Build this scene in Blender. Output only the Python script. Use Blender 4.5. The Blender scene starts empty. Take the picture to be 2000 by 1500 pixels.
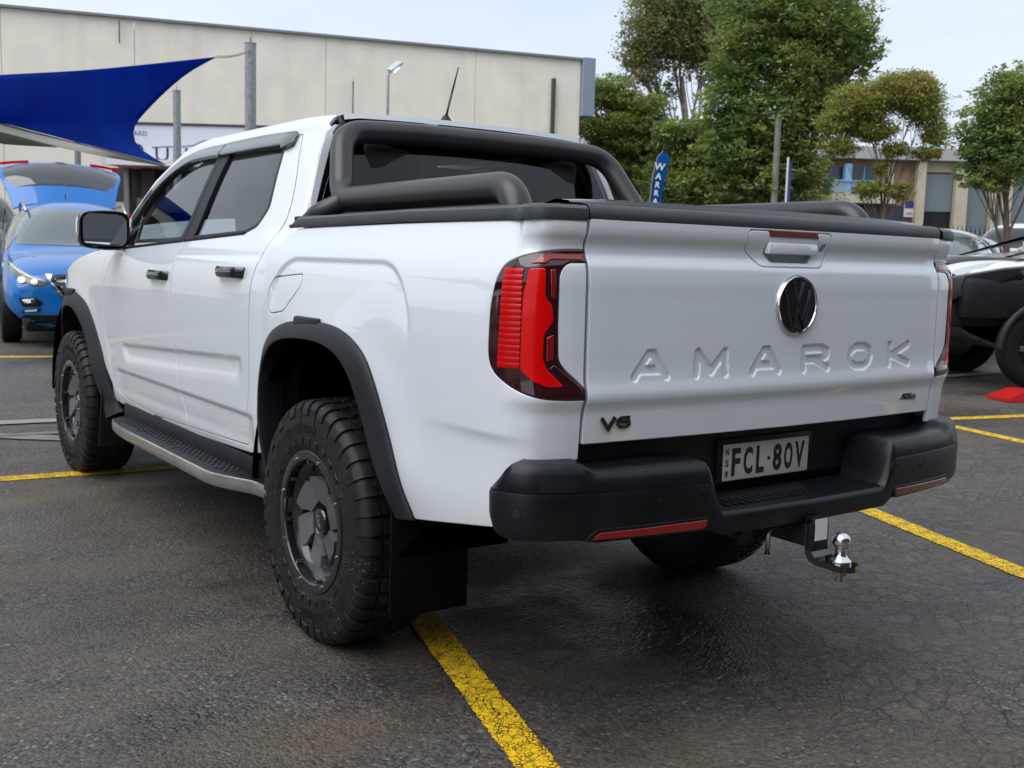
import bpy, bmesh, math, random
import numpy as np
from mathutils import Vector, Matrix
from mathutils.geometry import delaunay_2d_cdt
from mathutils.bvhtree import BVHTree
rng = np.random.default_rng(7); random.seed(7)
S = bpy.context.scene
COL = S.collection
R = math.radians

# ------------------------------------------------------------------ camera
cam_d = bpy.data.cameras.new('camera'); cam = bpy.data.objects.new('camera', cam_d); COL.objects.link(cam)
YAW, PIT, ROL = 0.6187, -0.1158, 0.0274
fw = Vector((math.sin(YAW)*math.cos(PIT), math.cos(YAW)*math.cos(PIT), math.sin(PIT)))
rt = Vector((math.cos(YAW), -math.sin(YAW), 0)); up = rt.cross(fw)
r2 = rt*math.cos(ROL)+up*math.sin(ROL); u2 = -rt*math.sin(ROL)+up*math.cos(ROL)
M = Matrix((r2, u2, -fw)).transposed().to_4x4(); M.translation = Vector((-2.4534, -3.2518, 1.3025))
cam.matrix_world = M
cam_d.sensor_width = 36; cam_d.lens = 36*2095.1/2000
cam_d.clip_start = .05; cam_d.clip_end = 900
cam_d.dof.use_dof = True; cam_d.dof.focus_distance = 3.0; cam_d.dof.aperture_fstop = 9.0
S.camera = cam

# ------------------------------------------------------------------ sky, sun, exposure
SUN_EL, SUN_AZ = R(54), R(-96)          # azimuth from +Y towards +X
world = bpy.data.worlds.new('World'); S.world = world; world.use_nodes = True
wn, wl = world.node_tree.nodes, world.node_tree.links
wn.clear()
wo = wn.new('ShaderNodeOutputWorld'); bg = wn.new('ShaderNodeBackground'); bg.inputs[1].default_value = 0.12
sky = wn.new('ShaderNodeTexSky'); sky.sky_type = 'NISHITA'; sky.sun_disc = False
sky.sun_elevation = SUN_EL; sky.sun_rotation = SUN_AZ; sky.altitude = 50; sky.air_density = 1.0; sky.dust_density = 2.0
tc = wn.new('ShaderNodeTexCoord'); mp = wn.new('ShaderNodeMapping'); mp.inputs['Scale'].default_value = (1.0, 1.0, 3.2)
nz = wn.new('ShaderNodeTexNoise'); nz.inputs['Scale'].default_value = 2.1; nz.inputs['Detail'].default_value = 7; nz.inputs['Roughness'].default_value = .52
cr = wn.new('ShaderNodeValToRGB'); cr.color_ramp.elements[0].position = .30; cr.color_ramp.elements[1].position = .62
cr.color_ramp.elements[0].color = (4.1, 4.7, 5.5, 1); cr.color_ramp.elements[1].color = (5.25, 5.6, 6.05, 1)
mx = wn.new('ShaderNodeMixRGB'); mx.inputs[0].default_value = .9
wl.new(tc.outputs['Generated'], mp.inputs[0]); wl.new(mp.outputs[0], nz.inputs['Vector']); wl.new(nz.outputs[0], cr.inputs[0])
wl.new(sky.outputs[0], mx.inputs[1]); wl.new(cr.outputs[0], mx.inputs[2]); wl.new(mx.outputs[0], bg.inputs[0]); wl.new(bg.outputs[0], wo.inputs[0])
sun_d = bpy.data.lights.new('sun', 'SUN'); sun_d.energy = 1.5; sun_d.angle = R(60); sun_d.color = (1, .985, .96)
sun = bpy.data.objects.new('sun', sun_d); COL.objects.link(sun)
sdir = Vector((math.sin(SUN_AZ)*math.cos(SUN_EL), math.cos(SUN_AZ)*math.cos(SUN_EL), math.sin(SUN_EL)))
sun.rotation_euler = sdir.to_track_quat('Z', 'Y').to_euler(); sun.location = sdir*60
S.view_settings.view_transform = 'Standard'; S.view_settings.look = 'None'
S.view_settings.exposure = 0.60; S.view_settings.gamma = 1; S.view_settings.use_curve_mapping = False

# ------------------------------------------------------------------ materials
def hexc(r, g, b):
    f = lambda c: (c/255/12.92) if c/255 <= .04045 else ((c/255+.055)/1.055)**2.4
    return (f(r), f(g), f(b))
def mat(name, col, rough=.5, metal=0, coat=0, spec=.5, noise=None, bump=None, emit=None, coat_rough=.03, obj_space=True, voron=None):
    """principled material; noise = (scale, amount) tints the colour, bump = (scale, strength, distance)"""
    m = bpy.data.materials.new(name); m.use_nodes = True; n, l = m.node_tree.nodes, m.node_tree.links
    b = n['Principled BSDF']; b.inputs['Base Color'].default_value = (*col, 1); b.inputs['Roughness'].default_value = rough
    b.inputs['Metallic'].default_value = metal; b.inputs['Coat Weight'].default_value = coat; b.inputs['Coat Roughness'].default_value = coat_rough
    b.inputs['Specular IOR Level'].default_value = spec
    t = n.new('ShaderNodeTexCoord')
    if noise:
        z = n.new('ShaderNodeTexNoise'); z.inputs['Scale'].default_value = noise[0]; z.inputs['Detail'].default_value = 5
        l.new(t.outputs['Object'], z.inputs['Vector'])
        mxx = n.new('ShaderNodeMixRGB'); a = noise[1]
        mxx.inputs[1].default_value = (*[c*(1-a) for c in col], 1); mxx.inputs[2].default_value = (*[min(1, c*(1+a)) for c in col], 1)
        mr = n.new('ShaderNodeMapRange'); mr.inputs[1].default_value = .3; mr.inputs[2].default_value = .7
        l.new(z.outputs[0], mr.inputs[0]); l.new(mr.outputs[0], mxx.inputs[0]); l.new(mxx.outputs[0], b.inputs['Base Color'])
        mr2 = n.new('ShaderNodeMapRange'); mr2.inputs[3].default_value = max(0, rough*.8); mr2.inputs[4].default_value = min(1, rough*1.2)
        l.new(z.outputs[0], mr2.inputs[0]); l.new(mr2.outputs[0], b.inputs['Roughness'])
    if bump:
        z = n.new('ShaderNodeTexNoise'); z.inputs['Scale'].default_value = bump[0]; z.inputs['Detail'].default_value = 3
        l.new(t.outputs['Object'], z.inputs['Vector'])
        bp = n.new('ShaderNodeBump'); bp.inputs['Strength'].default_value = bump[1]; bp.inputs['Distance'].default_value = bump[2]
        l.new(z.outputs[0], bp.inputs['Height']); l.new(bp.outputs[0], b.inputs['Normal'])
    if emit:
        b.inputs['Emission Color'].default_value = (*emit[0], 1); b.inputs['Emission Strength'].default_value = emit[1]
    return m
def glass_mat(name, tint=(.5, .55, .55), refl=1.0, ior=1.5, rough=.0):
    m = bpy.data.materials.new(name); m.use_nodes = True; n, l = m.node_tree.nodes, m.node_tree.links; n.clear()
    o = n.new('ShaderNodeOutputMaterial'); t = n.new('ShaderNodeBsdfTransparent'); t.inputs[0].default_value = (*tint, 1)
    g = n.new('ShaderNodeBsdfGlossy'); g.inputs['Roughness'].default_value = rough; g.inputs[0].default_value = (refl, refl, refl, 1)
    f = n.new('ShaderNodeFresnel'); f.inputs[0].default_value = ior; x = n.new('ShaderNodeMixShader')
    l.new(f.outputs[0], x.inputs[0]); l.new(t.outputs[0], x.inputs[1]); l.new(g.outputs[0], x.inputs[2]); l.new(x.outputs[0], o.inputs[0])
    return m
def paint_mat():
    m = mat('white_paint', (.73, .775, .835), .32, coat=1, coat_rough=.02, spec=.45)
    n, l = m.node_tree.nodes, m.node_tree.links; b = n['Principled BSDF']
    b.inputs['Coat IOR'].default_value = 1.72
    t = n.new('ShaderNodeTexCoord'); sx = n.new('ShaderNodeSeparateXYZ'); l.new(t.outputs['Object'], sx.inputs[0])
    z = n.new('ShaderNodeTexNoise'); z.inputs['Scale'].default_value = 3.5; z.inputs['Detail'].default_value = 8; l.new(t.outputs['Object'], z.inputs['Vector'])
    a = n.new('ShaderNodeMapRange'); a.inputs[1].default_value = .95; a.inputs[2].default_value = .5; l.new(sx.outputs[2], a.inputs[0])   # road film low down
    mu = n.new('ShaderNodeMath'); mu.operation = 'MULTIPLY'; l.new(a.outputs[0], mu.inputs[0]); l.new(z.outputs[0], mu.inputs[1])
    mu2 = n.new('ShaderNodeMath'); mu2.operation = 'MULTIPLY'; mu2.inputs[1].default_value = .45; l.new(mu.outputs[0], mu2.inputs[0])
    x = n.new('ShaderNodeMixRGB'); x.inputs[1].default_value = (.73, .775, .835, 1); x.inputs[2].default_value = (.42, .39, .33, 1)
    l.new(mu2.outputs[0], x.inputs[0]); l.new(x.outputs[0], b.inputs['Base Color'])
    # faint orange peel
    z2 = n.new('ShaderNodeTexNoise'); z2.inputs['Scale'].default_value = 260; l.new(t.outputs['Object'], z2.inputs['Vector'])
    z3 = n.new('ShaderNodeTexNoise'); z3.inputs['Scale'].default_value = 4.0; z3.inputs['Detail'].default_value = 1; l.new(t.outputs['Object'], z3.inputs['Vector'])
    bp = n.new('ShaderNodeBump'); bp.inputs['Strength'].default_value = .012; bp.inputs['Distance'].default_value = .001; l.new(z2.outputs[0], bp.inputs['Height'])
    b2 = n.new('ShaderNodeBump'); b2.inputs['Strength'].default_value = .06; b2.inputs['Distance'].default_value = .02; b2.inputs['Strength'].default_value = .03; l.new(z3.outputs[0], b2.inputs['Height'])
    l.new(b2.outputs[0], bp.inputs['Normal']); l.new(bp.outputs[0], b.inputs['Coat Normal'])
    return m
MT = dict(
    paint=paint_mat(),
    plastic=mat('black_textured_plastic', (.0045, .0058, .0085), .38, noise=(9, .35), bump=(420, .10, .001), spec=.36),
    flare=mat('matte_black_flare', (.008, .009, .012), .5, noise=(6, .3), bump=(500, .08, .001), spec=.4),
    gloss=mat('gloss_black', (.006, .006, .008), .08, coat=1),
    satin=mat('satin_black_tube', (.026, .025, .027), .36, spec=.6, bump=(600, .06, .0006), noise=(5, .15)),
    dark=mat('dark_void', (.003, .003, .004), 1.0, spec=0.0),
    rubber=mat('tyre_rubber', (.007, .007, .008), .55, spec=.4, noise=(30, .35), bump=(160, .15, .001)),
    rim=mat('gunmetal_rim', (.16, .162, .172), .34, metal=.5, noise=(14, .12)),
    rimblk=mat('black_rim_barrel', (.010, .010, .012), .22, coat=.6),
    chrome=mat('chrome', (.75, .76, .78), .07, metal=1),
    steel=mat('zinc_steel', (.42, .44, .45), .3, metal=1, noise=(40, .2)),
    alu=mat('brushed_alloy', (.60, .585, .55), .26, metal=.85, noise=(12, .12)),
    rail=mat('grey_black_rail_cap', (.045, .048, .053), .45, bump=(500, .06, .0006)),
    red=mat('red_lens', (.68, .001, .002), .22, coat=.35, spec=.2), redrib=mat('red_ribbed_lens', (.52, .001, .002), .25, coat=.3, spec=.2), reddk=mat('dark_red_lens', (.030, .002, .004), .06, coat=.7),
    flap=mat('rubber_flap', (.0025, .0025, .003), .7, spec=.12),
    redmid=mat('red_reflector', (.24, .002, .004), .14, coat=1),
    amber=mat('amber_reflector', (.11, .022, .008), .14, coat=1),
    glass=glass_mat('side_glass', (.66, .72, .72), ior=1.65), glassdk=glass_mat('privacy_glass', (.24, .26, .28), ior=1.5), glasscl=glass_mat('clear_glass', (.80, .84, .83)),
    visor=mat('smoked_visor', (.055, .057, .062), .16, coat=.7),
    seat=mat('dark_seat_fabric', (.03, .03, .032), .8), white=mat('white_print', (.7, .7, .7), .4), mirror=mat('mirror_glass', (.75, .8, .82), .02, metal=1),
    plate=mat('plate_cream', (.56, .55, .50), .38, noise=(60, .05)), blackprint=mat('black_print', (.02, .02, .022), .4),
)

def specks(m_, sc, th, col):
    n, l = m_.node_tree.nodes, m_.node_tree.links; b = n['Principled BSDF']; src = b.inputs['Base Color'].links[0].from_socket
    t = n.new('ShaderNodeTexCoord'); v = n.new('ShaderNodeTexVoronoi'); v.inputs['Scale'].default_value = sc; l.new(t.outputs['Object'], v.inputs['Vector'])
    z = n.new('ShaderNodeTexNoise'); z.inputs['Scale'].default_value = 7; l.new(t.outputs['Object'], z.inputs['Vector'])
    r_ = n.new('ShaderNodeMapRange'); r_.inputs[1].default_value = th*.6; r_.inputs[2].default_value = th; r_.inputs[3].default_value = 1; r_.inputs[4].default_value = 0; l.new(v.outputs['Distance'], r_.inputs[0])
    q = n.new('ShaderNodeMapRange'); q.inputs[1].default_value = .5; q.inputs[2].default_value = .6; l.new(z.outputs[0], q.inputs[0])
    mu = n.new('ShaderNodeMath'); mu.operation = 'MULTIPLY'; l.new(r_.outputs[0], mu.inputs[0]); l.new(q.outputs[0], mu.inputs[1])
    x = n.new('ShaderNodeMixRGB'); l.new(mu.outputs[0], x.inputs[0]); l.new(src, x.inputs[1]); x.inputs[2].default_value = (*col, 1); l.new(x.outputs[0], b.inputs['Base Color'])
specks(MT['rubber'], 70, .22, (.13, .12, .11))
# ------------------------------------------------------------------ object helpers
def obj_from(name, V, F, m, parent=None, smooth=True, normals=None, angle=None):
    me = bpy.data.meshes.new(name); me.from_pydata([tuple(map(float, v)) for v in V], [], [tuple(map(int, f)) for f in F])
    ms = m if isinstance(m, (list, tuple)) else [m]
    for q in ms: me.materials.append(q)
    if smooth: me.polygons.foreach_set('use_smooth', [True]*len(me.polygons))
    me.update()
    if normals is not None: me.normals_split_custom_set([tuple(map(float, q)) for q in normals])
    elif angle is not None: me.set_sharp_from_angle(angle=R(angle))
    o = bpy.data.objects.new(name, me); COL.objects.link(o)
    if parent: o.parent = parent
    return o
def empty(name, loc=(0, 0, 0), rz=0):
    o = bpy.data.objects.new(name, None); COL.objects.link(o); o.location = loc; o.rotation_euler = (0, 0, rz); o.empty_display_size = .3; return o
def tag(o, label=None, cat=None, group=None, kind=None):
    if label: o['label'] = label
    if cat: o['category'] = cat
    if group: o['group'] = group
    if kind: o['kind'] = kind
    return o
def copy_tree(o, parent=None):
    c = o.copy(); COL.objects.link(c)
    if parent: c.parent = parent
    for ch in [x for x in bpy.data.objects if x.parent == o]: copy_tree(ch, c)
    return c
class MB:
    """collects simple solids into one mesh"""
    def __init__(s): s.V = []; s.F = []
    def add(s, V, F):
        b = len(s.V); s.V += [tuple(v) for v in V]; s.F += [tuple(i+b for i in f) for f in F]; return s
    def box(s, c, d, rot=None, bev=0, taper=None):
        x, y, z = d[0]/2, d[1]/2, d[2]/2
        if bev:
            e = bev; P = []
            bm = bmesh.new(); bmesh.ops.create_cube(bm, size=1)
            for v in bm.verts: v.co = Vector((v.co.x*d[0], v.co.y*d[1], v.co.z*d[2]))
            bmesh.ops.bevel(bm, geom=bm.edges[:], offset=e, segments=2, affect='EDGES', profile=.5)
            bm.verts.index_update(); V = [v.co.copy() for v in bm.verts]; F = [[v.index for v in f.verts] for f in bm.faces]; bm.free()
        else:
            V = [Vector((sx*x, sy*y, sz*z)) for sz in (-1, 1) for sy in (-1, 1) for sx in (-1, 1)]
            F = [(0, 2, 3, 1), (4, 5, 7, 6), (0, 1, 5, 4), (2, 6, 7, 3), (0, 4, 6, 2), (1, 3, 7, 5)]
        if taper:
            for v in V:
                if v.z > 0: v.x *= taper[0]; v.y *= taper[1]
        if rot is not None: V = [rot @ v for v in V]
        return s.add([v+Vector(c) for v in V], F)
    def cyl(s, p0, p1, r0, r1=None, n=16, cap=True):
        r1 = r0 if r1 is None else r1; p0 = Vector(p0); p1 = Vector(p1); d = (p1-p0).normalized()
        a = d.orthogonal().normalized(); b = d.cross(a); V = []; F = []
        for k, (p, r) in enumerate(((p0, r0), (p1, r1))):
            for i in range(n): t = 2*math.pi*i/n; V.append(p+(a*math.cos(t)+b*math.sin(t))*r)
        for i in range(n): j = (i+1) % n; F.append((i, j, n+j, n+i))
        if cap: F.append(tuple(range(n))[::-1]); F.append(tuple(range(n, 2*n)))
        return s.add(V, F)
    def build(s, name, m, parent=None, smooth=True, angle=35): return obj_from(name, s.V, s.F, m, parent, smooth, angle=angle)
def fillet(pts, rad, n=8):
    P = [np.array(p, float) for p in pts]; out = [P[0]]
    for i in range(1, len(P)-1):
        a, b, c = P[i-1], P[i], P[i+1]; r = rad[i] if isinstance(rad, (list, tuple)) else rad
        u = (a-b)/np.linalg.norm(a-b); v = (c-b)/np.linalg.norm(c-b)
        for k in range(n+1):
            t = k/n; p0, p2 = b+u*r, b+v*r; out.append((1-t)**2*p0+2*t*(1-t)*b+t*t*p2)
    out.append(P[-1]); return np.array(out)
def tube_vf(path, r, n=20, cap=True):
    path = [Vector(p) for p in path]; rr = r if hasattr(r, '__len__') else [r]*len(path)
    V = []; F = []; T = [(path[min(i+1, len(path)-1)]-path[max(i-1, 0)]).normalized() for i in range(len(path))]
    a = T[0].orthogonal().normalized()
    for i, p in enumerate(path):
        a = (a-T[i]*a.dot(T[i])).normalized(); b = T[i].cross(a)
        for k in range(n): t = 2*math.pi*k/n; V.append(p+(a*math.cos(t)+b*math.sin(t))*rr[i])
    for i in range(len(path)-1):
        for k in range(n): j = (k+1) % n; F.append((i*n+k, i*n+j, (i+1)*n+j, (i+1)*n+k))
    if cap: F.append(tuple(range(n))[::-1]); F.append(tuple(range((len(path)-1)*n, len(path)*n)))
    return V, F
def grid_obj(name, P, m, parent=None, close=False, angle=None, flip=False):
    """P (nu,nv,3) lofted surface"""
    P = np.asarray(P); nu, nv = P.shape[:2]; F = []
    for i in range(nu-1):
        for j in range(nv-1 if not close else nv):
            k = (j+1) % nv; f = (i*nv+j, i*nv+k, (i+1)*nv+k, (i+1)*nv+j); F.append(f[::-1] if flip else f)
    return obj_from(name, P.reshape(-1, 3), F, m, parent, True, angle=angle)
def herm(xs, ys):
    xs = np.array(xs, float); ys = np.array(ys, float); m = np.gradient(ys, xs)
    def f(x):
        x = np.asarray(x, float); i = np.clip(np.searchsorted(xs, x)-1, 0, len(xs)-2); h = xs[i+1]-xs[i]; t = np.clip((x-xs[i])/h, 0, 1)
        return (2*t**3-3*t**2+1)*ys[i]+(t**3-2*t**2+t)*h*m[i]+(-2*t**3+3*t**2)*ys[i+1]+(t**3-t**2)*h*m[i+1]
    return f
def smst(x, a, b): t = np.clip((x-a)/(b-a), 0, 1); return t*t*(3-2*t)
def spline2(pts, n=200, closed=False):
    P = np.array(pts, float)
    if closed: P = np.vstack([P[-2:], P, P[:3]])
    L = np.r_[0, np.cumsum(np.sqrt(np.linalg.norm(np.diff(P, axis=0), axis=1)))]
    fs = [herm(L, P[:, i]) for i in range(P.shape[1])]
    t = np.linspace(L[2], L[-3], n+1)[:-1] if closed else np.linspace(0, L[-1], n)
    return np.stack([f(t) for f in fs], 1)
def pip(P, poly):
    x, y = P[:, 0], P[:, 1]; r = np.zeros(len(P), bool); n = len(poly); j = n-1
    for i in range(n):
        xi, yi = poly[i]; xj, yj = poly[j]
        if yi != yj: r ^= ((yi > y) != (yj > y)) & (x < (xj-xi)*(y-yi)/(yj-yi)+xi)
        j = i
    return r
def area2(p): p = np.asarray(p); return .5*np.sum(p[:, 0]*np.roll(p[:, 1], -1)-np.roll(p[:, 0], -1)*p[:, 1])
def densify(p, st):
    out = []; n = len(p)
    for i in range(n):
        a, b = np.array(p[i], float), np.array(p[(i+1) % n], float); k = max(1, int(np.ceil(np.linalg.norm(b-a)/st)))
        for q in range(k): out.append(a+(b-a)*q/k)
    return np.array(out)
def rnd(p, r, n=5):
    """round the corners of a closed polygon"""
    p = [np.array(q, float) for q in p]; out = []; N = len(p)
    for i in range(N):
        a, b, c = p[i-1], p[i], p[(i+1) % N]; la = np.linalg.norm(a-b); lc = np.linalg.norm(c-b); rr = min(r, la*.45, lc*.45)
        u = (a-b)/la*rr; v = (c-b)/lc*rr
        for k in range(n+1): t = k/n; out.append((1-t)**2*(b+u)+2*t*(1-t)*b+t*t*(b+v))
    return np.array(out)
def mindist(P, B):
    d = np.full(len(P), 9.)
    for i in range(0, len(B), 64): d = np.minimum(d, np.sqrt(((P[:, None]-B[None, i:i+64])**2).sum(2)).min(1))
    return d
def panel(name, loops, f, m, parent=None, st=.03, thick=.012, bev=.003, drop=.0015, sgn=1, mirror=False, fine=None, off=0.0, closeback=False):
    """curved sheet: outlines in a 2D chart, mapped by f, with folded edges and analytic shading"""
    LO = []
    for i, l in enumerate(loops):
        l = densify(l, st*.6)
        if (area2(l) < 0) != (i > 0): l = l[::-1]
        LO.append(l)
    rings = []; 
    for l in LO:
        t = np.roll(l, -1, 0)-np.roll(l, 1, 0); t /= np.linalg.norm(t, axis=1)[:, None]+1e-9
        rings.append(l+np.stack([-t[:, 1], t[:, 0]], 1)*bev)
    lo, hi = LO[0].min(0), LO[0].max(0)
    gx, gy = np.meshgrid(np.arange(lo[0]+st*.5, hi[0], st), np.arange(lo[1]+st*.5, hi[1], st)); G = np.stack([gx.ravel(), gy.ravel()], 1)
    if fine is not None:
        (fx0, fy0, fx1, fy1, fs) = fine
        G = G[~((G[:, 0] > fx0) & (G[:, 0] < fx1) & (G[:, 1] > fy0) & (G[:, 1] < fy1))]
        gx, gy = np.meshgrid(np.arange(fx0, fx1, fs), np.arange(fy0, fy1, fs)); G = np.vstack([G, np.stack([gx.ravel(), gy.ravel()], 1)])
    inside = pip(G, rings[0])
    for r_ in rings[1:]: inside &= ~pip(G, r_)
    G = G[inside]; B = np.vstack([densify(r_, st*.3) for r_ in rings]); G = G[mindist(G, B) > st*.35]
    pts = np.vstack(LO+rings+[G]); nb = sum(map(len, LO)); E = []; b = 0
    for l in LO+rings:
        E += [(b+i, b+(i+1) % len(l)) for i in range(len(l))]; b += len(l)
    vo, eo, fo, vi, _, _ = delaunay_2d_cdt([Vector((float(q[0]), float(q[1]))) for q in pts], E, [], 0, 1e-7)
    vo = np.array([(v.x, v.y) for v in vo]); isb = np.zeros(len(vo), bool); tang = np.zeros((len(vo), 2))
    src = np.vstack(LO); bidx = []
    tt = np.vstack([(np.roll(l, -1, 0)-np.roll(l, 1, 0)) for l in LO]); tt /= np.linalg.norm(tt, axis=1)[:, None]+1e-9
    ov = np.stack([tt[:, 1], -tt[:, 0]], 1); omap = {}
    for i, ids in enumerate(vi):
        for k in ids:
            if k < nb: isb[i] = True; tang[i] = ov[k]; omap[k] = i
    T = np.array([list(q) for q in fo]); cen = vo[T].mean(1); ok = pip(cen, LO[0])
    for l in LO[1:]: ok &= ~pip(cen, l)
    T = T[ok]
    e = 1.5e-3
    def F(a, b_):
        q = f(a, b_); return np.stack(q, 1) if isinstance(q, tuple) else q
    a, b_ = vo[:, 0], vo[:, 1]; P = F(a, b_); Pa = (F(a+e, b_)-F(a-e, b_)); Pb = (F(a, b_+e)-F(a, b_-e))
    N = np.cross(Pa, Pb)*sgn; N /= np.linalg.norm(N, axis=1)[:, None]+1e-12
    Ta = Pa/(np.linalg.norm(Pa, axis=1)[:, None]+1e-12); Tb = Pb/(np.linalg.norm(Pb, axis=1)[:, None]+1e-12)
    P = P+N*off
    Nn = N.copy(); o3 = Ta*tang[:, :1]+Tb*tang[:, 1:]
    Nn[isb] = N[isb]*.75+o3[isb]*.66; P = P-N*(isb*drop)[:, None]
    Nn /= np.linalg.norm(Nn, axis=1)[:, None]
    if sgn < 0: T = T[:, ::-1]
    V = list(P); faces = [tuple(t) for t in T]; ln = [Nn[i] for t in T for i in t]
    bb = 0
    for l in LO:
        n = len(l); ids = [omap.get(bb+i) for i in range(n)]; ids = [i for i in ids if i is not None]; n = len(ids); base = len(V)
        for i in ids: V.append(P[i]-N[i]*thick)
        for i in range(n):
            j = (i+1) % n; fc = (ids[i], base+i, base+j, ids[j]); 
            if sgn < 0: fc = fc[::-1]
            faces.append(fc); nn = o3[ids[i]]/(np.linalg.norm(o3[ids[i]])+1e-9); ln += [nn]*4
        if closeback and l is LO[0]:
            fc = tuple(range(base, base+n))[::-1]
            if sgn < 0: fc = fc[::-1]
            faces.append(fc); ln += [-N[ids[0]]]*n
        bb += len(l)
    V = np.array(V); ln = np.array(ln)
    if mirror:
        V = V*(-1, 1, 1); nf = []; nl = []; c = 0
        for fc in faces: nf.append(fc[::-1]); nl.append(ln[c:c+len(fc)][::-1]); c += len(fc)
        faces = nf; ln = np.vstack(nl)*(-1, 1, 1)
    return obj_from(name, V, faces, m, parent, True, normals=ln)
def text_mesh(name, body, size, m, parent=None, ext=.002, matrix=None, cx=True, space=1.0, sx=1.0, bold=0.0):
    cu = bpy.data.curves.new(name, 'FONT'); cu.body = body; cu.size = size; cu.extrude = ext; cu.resolution_u = 3; cu.space_character = space; cu.offset = bold
    if cx: cu.align_x = 'CENTER'; cu.align_y = 'CENTER'
    t = bpy.data.objects.new(name, cu); COL.objects.link(t); bpy.context.view_layer.update()
    me = bpy.data.meshes.new_from_object(t.evaluated_get(bpy.context.evaluated_depsgraph_get())); bpy.data.objects.remove(t)
    me.materials.clear(); me.materials.append(m); me.name = name
    for v in me.vertices: v.co.x *= sx
    if matrix is not None: me.transform(matrix)
    o = bpy.data.objects.new(name, me); COL.objects.link(o)
    if parent: o.parent = parent
    return o
def basis(x, y, o):
    x = Vector(x).normalized(); y = Vector(y).normalized(); z = x.cross(y).normalized(); y = z.cross(x)
    m_ = Matrix((x, y, z)).transposed().to_4x4(); m_.translation = Vector(o); return m_
def strokes_vf(lines, w, z0, z1):
    """flat strokes (list of polylines) extruded between z0 and z1, in the XY plane"""
    mb = MB()
    for ln_ in lines:
        P = np.array(ln_, float)
        L = []; Rr = []
        for i in range(len(P)):
            a = P[max(i-1, 0)]; c = P[min(i+1, len(P)-1)]; t = (c-a)/np.linalg.norm(c-a); nn = np.array([-t[1], t[0]])
            if 0 < i < len(P)-1:
                t1 = (P[i]-P[i-1]); t1 /= np.linalg.norm(t1); k = max(.5, abs(np.dot(nn, [-t1[1], t1[0]]))); nn = nn/k
            L.append(P[i]+nn*w/2); Rr.append(P[i]-nn*w/2)
        n = len(P); V = [(*q, z) for z in (z0, z1) for q in L+Rr]; F = []
        for i in range(n-1):
            F.append((2*n+i, 3*n+i, 3*n+i+1, 2*n+i+1)); F.append((i, 2*n+i, 2*n+i+1, i+1)); F.append((n+i, n+i+1, 3*n+i+1, 3*n+i))
        F.append((0, n, 3*n, 2*n)); F.append((n-1, 3*n-1, 4*n-1, 2*n-1)); mb.add(V, F)
    return mb

# ================================================================== WHITE PICKUP
truck = empty('pickup_truck'); tag(truck, 'white dual cab pickup with black sports bar, towbar and gunmetal wheels, nearest vehicle', 'pickup truck')
PA = MT['paint']
WL = herm([.44, .5, .6, .8, 1.0, 1.12, 1.2, 1.27, 1.32, 1.36, 1.40, 1.46], [.885, .908, .925, .928, .933, .934, .930, .918, .900, .882, .866, .85])
WC = herm([.44, .5, .6, .8, 1.0, 1.12, 1.2, 1.26, 1.30, 1.34, 1.38, 1.42, 1.52, 1.62, 1.72, 1.76], [.885, .908, .925, .928, .933, .934, .930, .917, .900, .880, .862, .846, .808, .768, .722, .702])
# plan curve of the tray corner and tail
_pl = np.array([(0.932, -.6), (0.930, -.85), (.924, -1.0), (.912, -1.075), (.872, -1.130), (.81, -1.155), (.745, -1.166), (.6, -1.176), (.3, -1.19), (0, -1.195)])
_L = np.r_[0, np.cumsum(np.hypot(*np.diff(_pl, axis=0).T))]; _fx, _fy = herm(_L, _pl[:, 0]), herm(_L, _pl[:, 1])
_LL = np.linspace(0, _L[-1], 1500); _U, _Y = _fx(_LL), _fy(_LL); _S = np.r_[0, np.cumsum(np.hypot(np.diff(_U), np.diff(_Y)))]
_tn = np.stack([np.gradient(_U), np.gradient(_Y)], 1); _tn /= np.linalg.norm(_tn, axis=1)[:, None]
def plan(s):
    """arc chart: s = y on the flank, running on round the corner; returns u, y, outward normal"""
    q = -.6-s; u = np.where(q > 0, np.interp(q, _S, _U), .932); y = np.where(q > 0, np.interp(q, _S, _Y), s)
    tx = np.where(q > 0, np.interp(q, _S, _tn[:, 0]), 0); ty = np.where(q > 0, np.interp(q, _S, _tn[:, 1]), -1)
    nx, ny = -ty, tx; k = np.hypot(nx, ny); return u, y, nx/k, ny/k
S_SEAM = -1.2781
_so = [-1.40, -1.257, -1.18, -1.145, -1.10, -1.056, -1.0, -.987, -.97, -.8, 1.]; _sn = [-1.421, -1.2781, -1.198, -1.161, -1.118, -1.074, -1.012, -.997, -.98, -.8, 1.]
def ns(P): P = np.array(P, float); P[:, 0] = np.interp(P[:, 0], _so, _sn); return P
REAR = herm([.55, .62, .75, .83, .885, .925, .955, 1.0, 1.1, 1.2, 1.27, 1.295, 1.315, 1.345, 1.37, 1.385, 1.41], [-.03, -.02, -.012, -.008, -.004, .000, .012, .006, .004, .003, .001, -.004, -.016, -.019, -.006, -.003, -.004])
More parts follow.
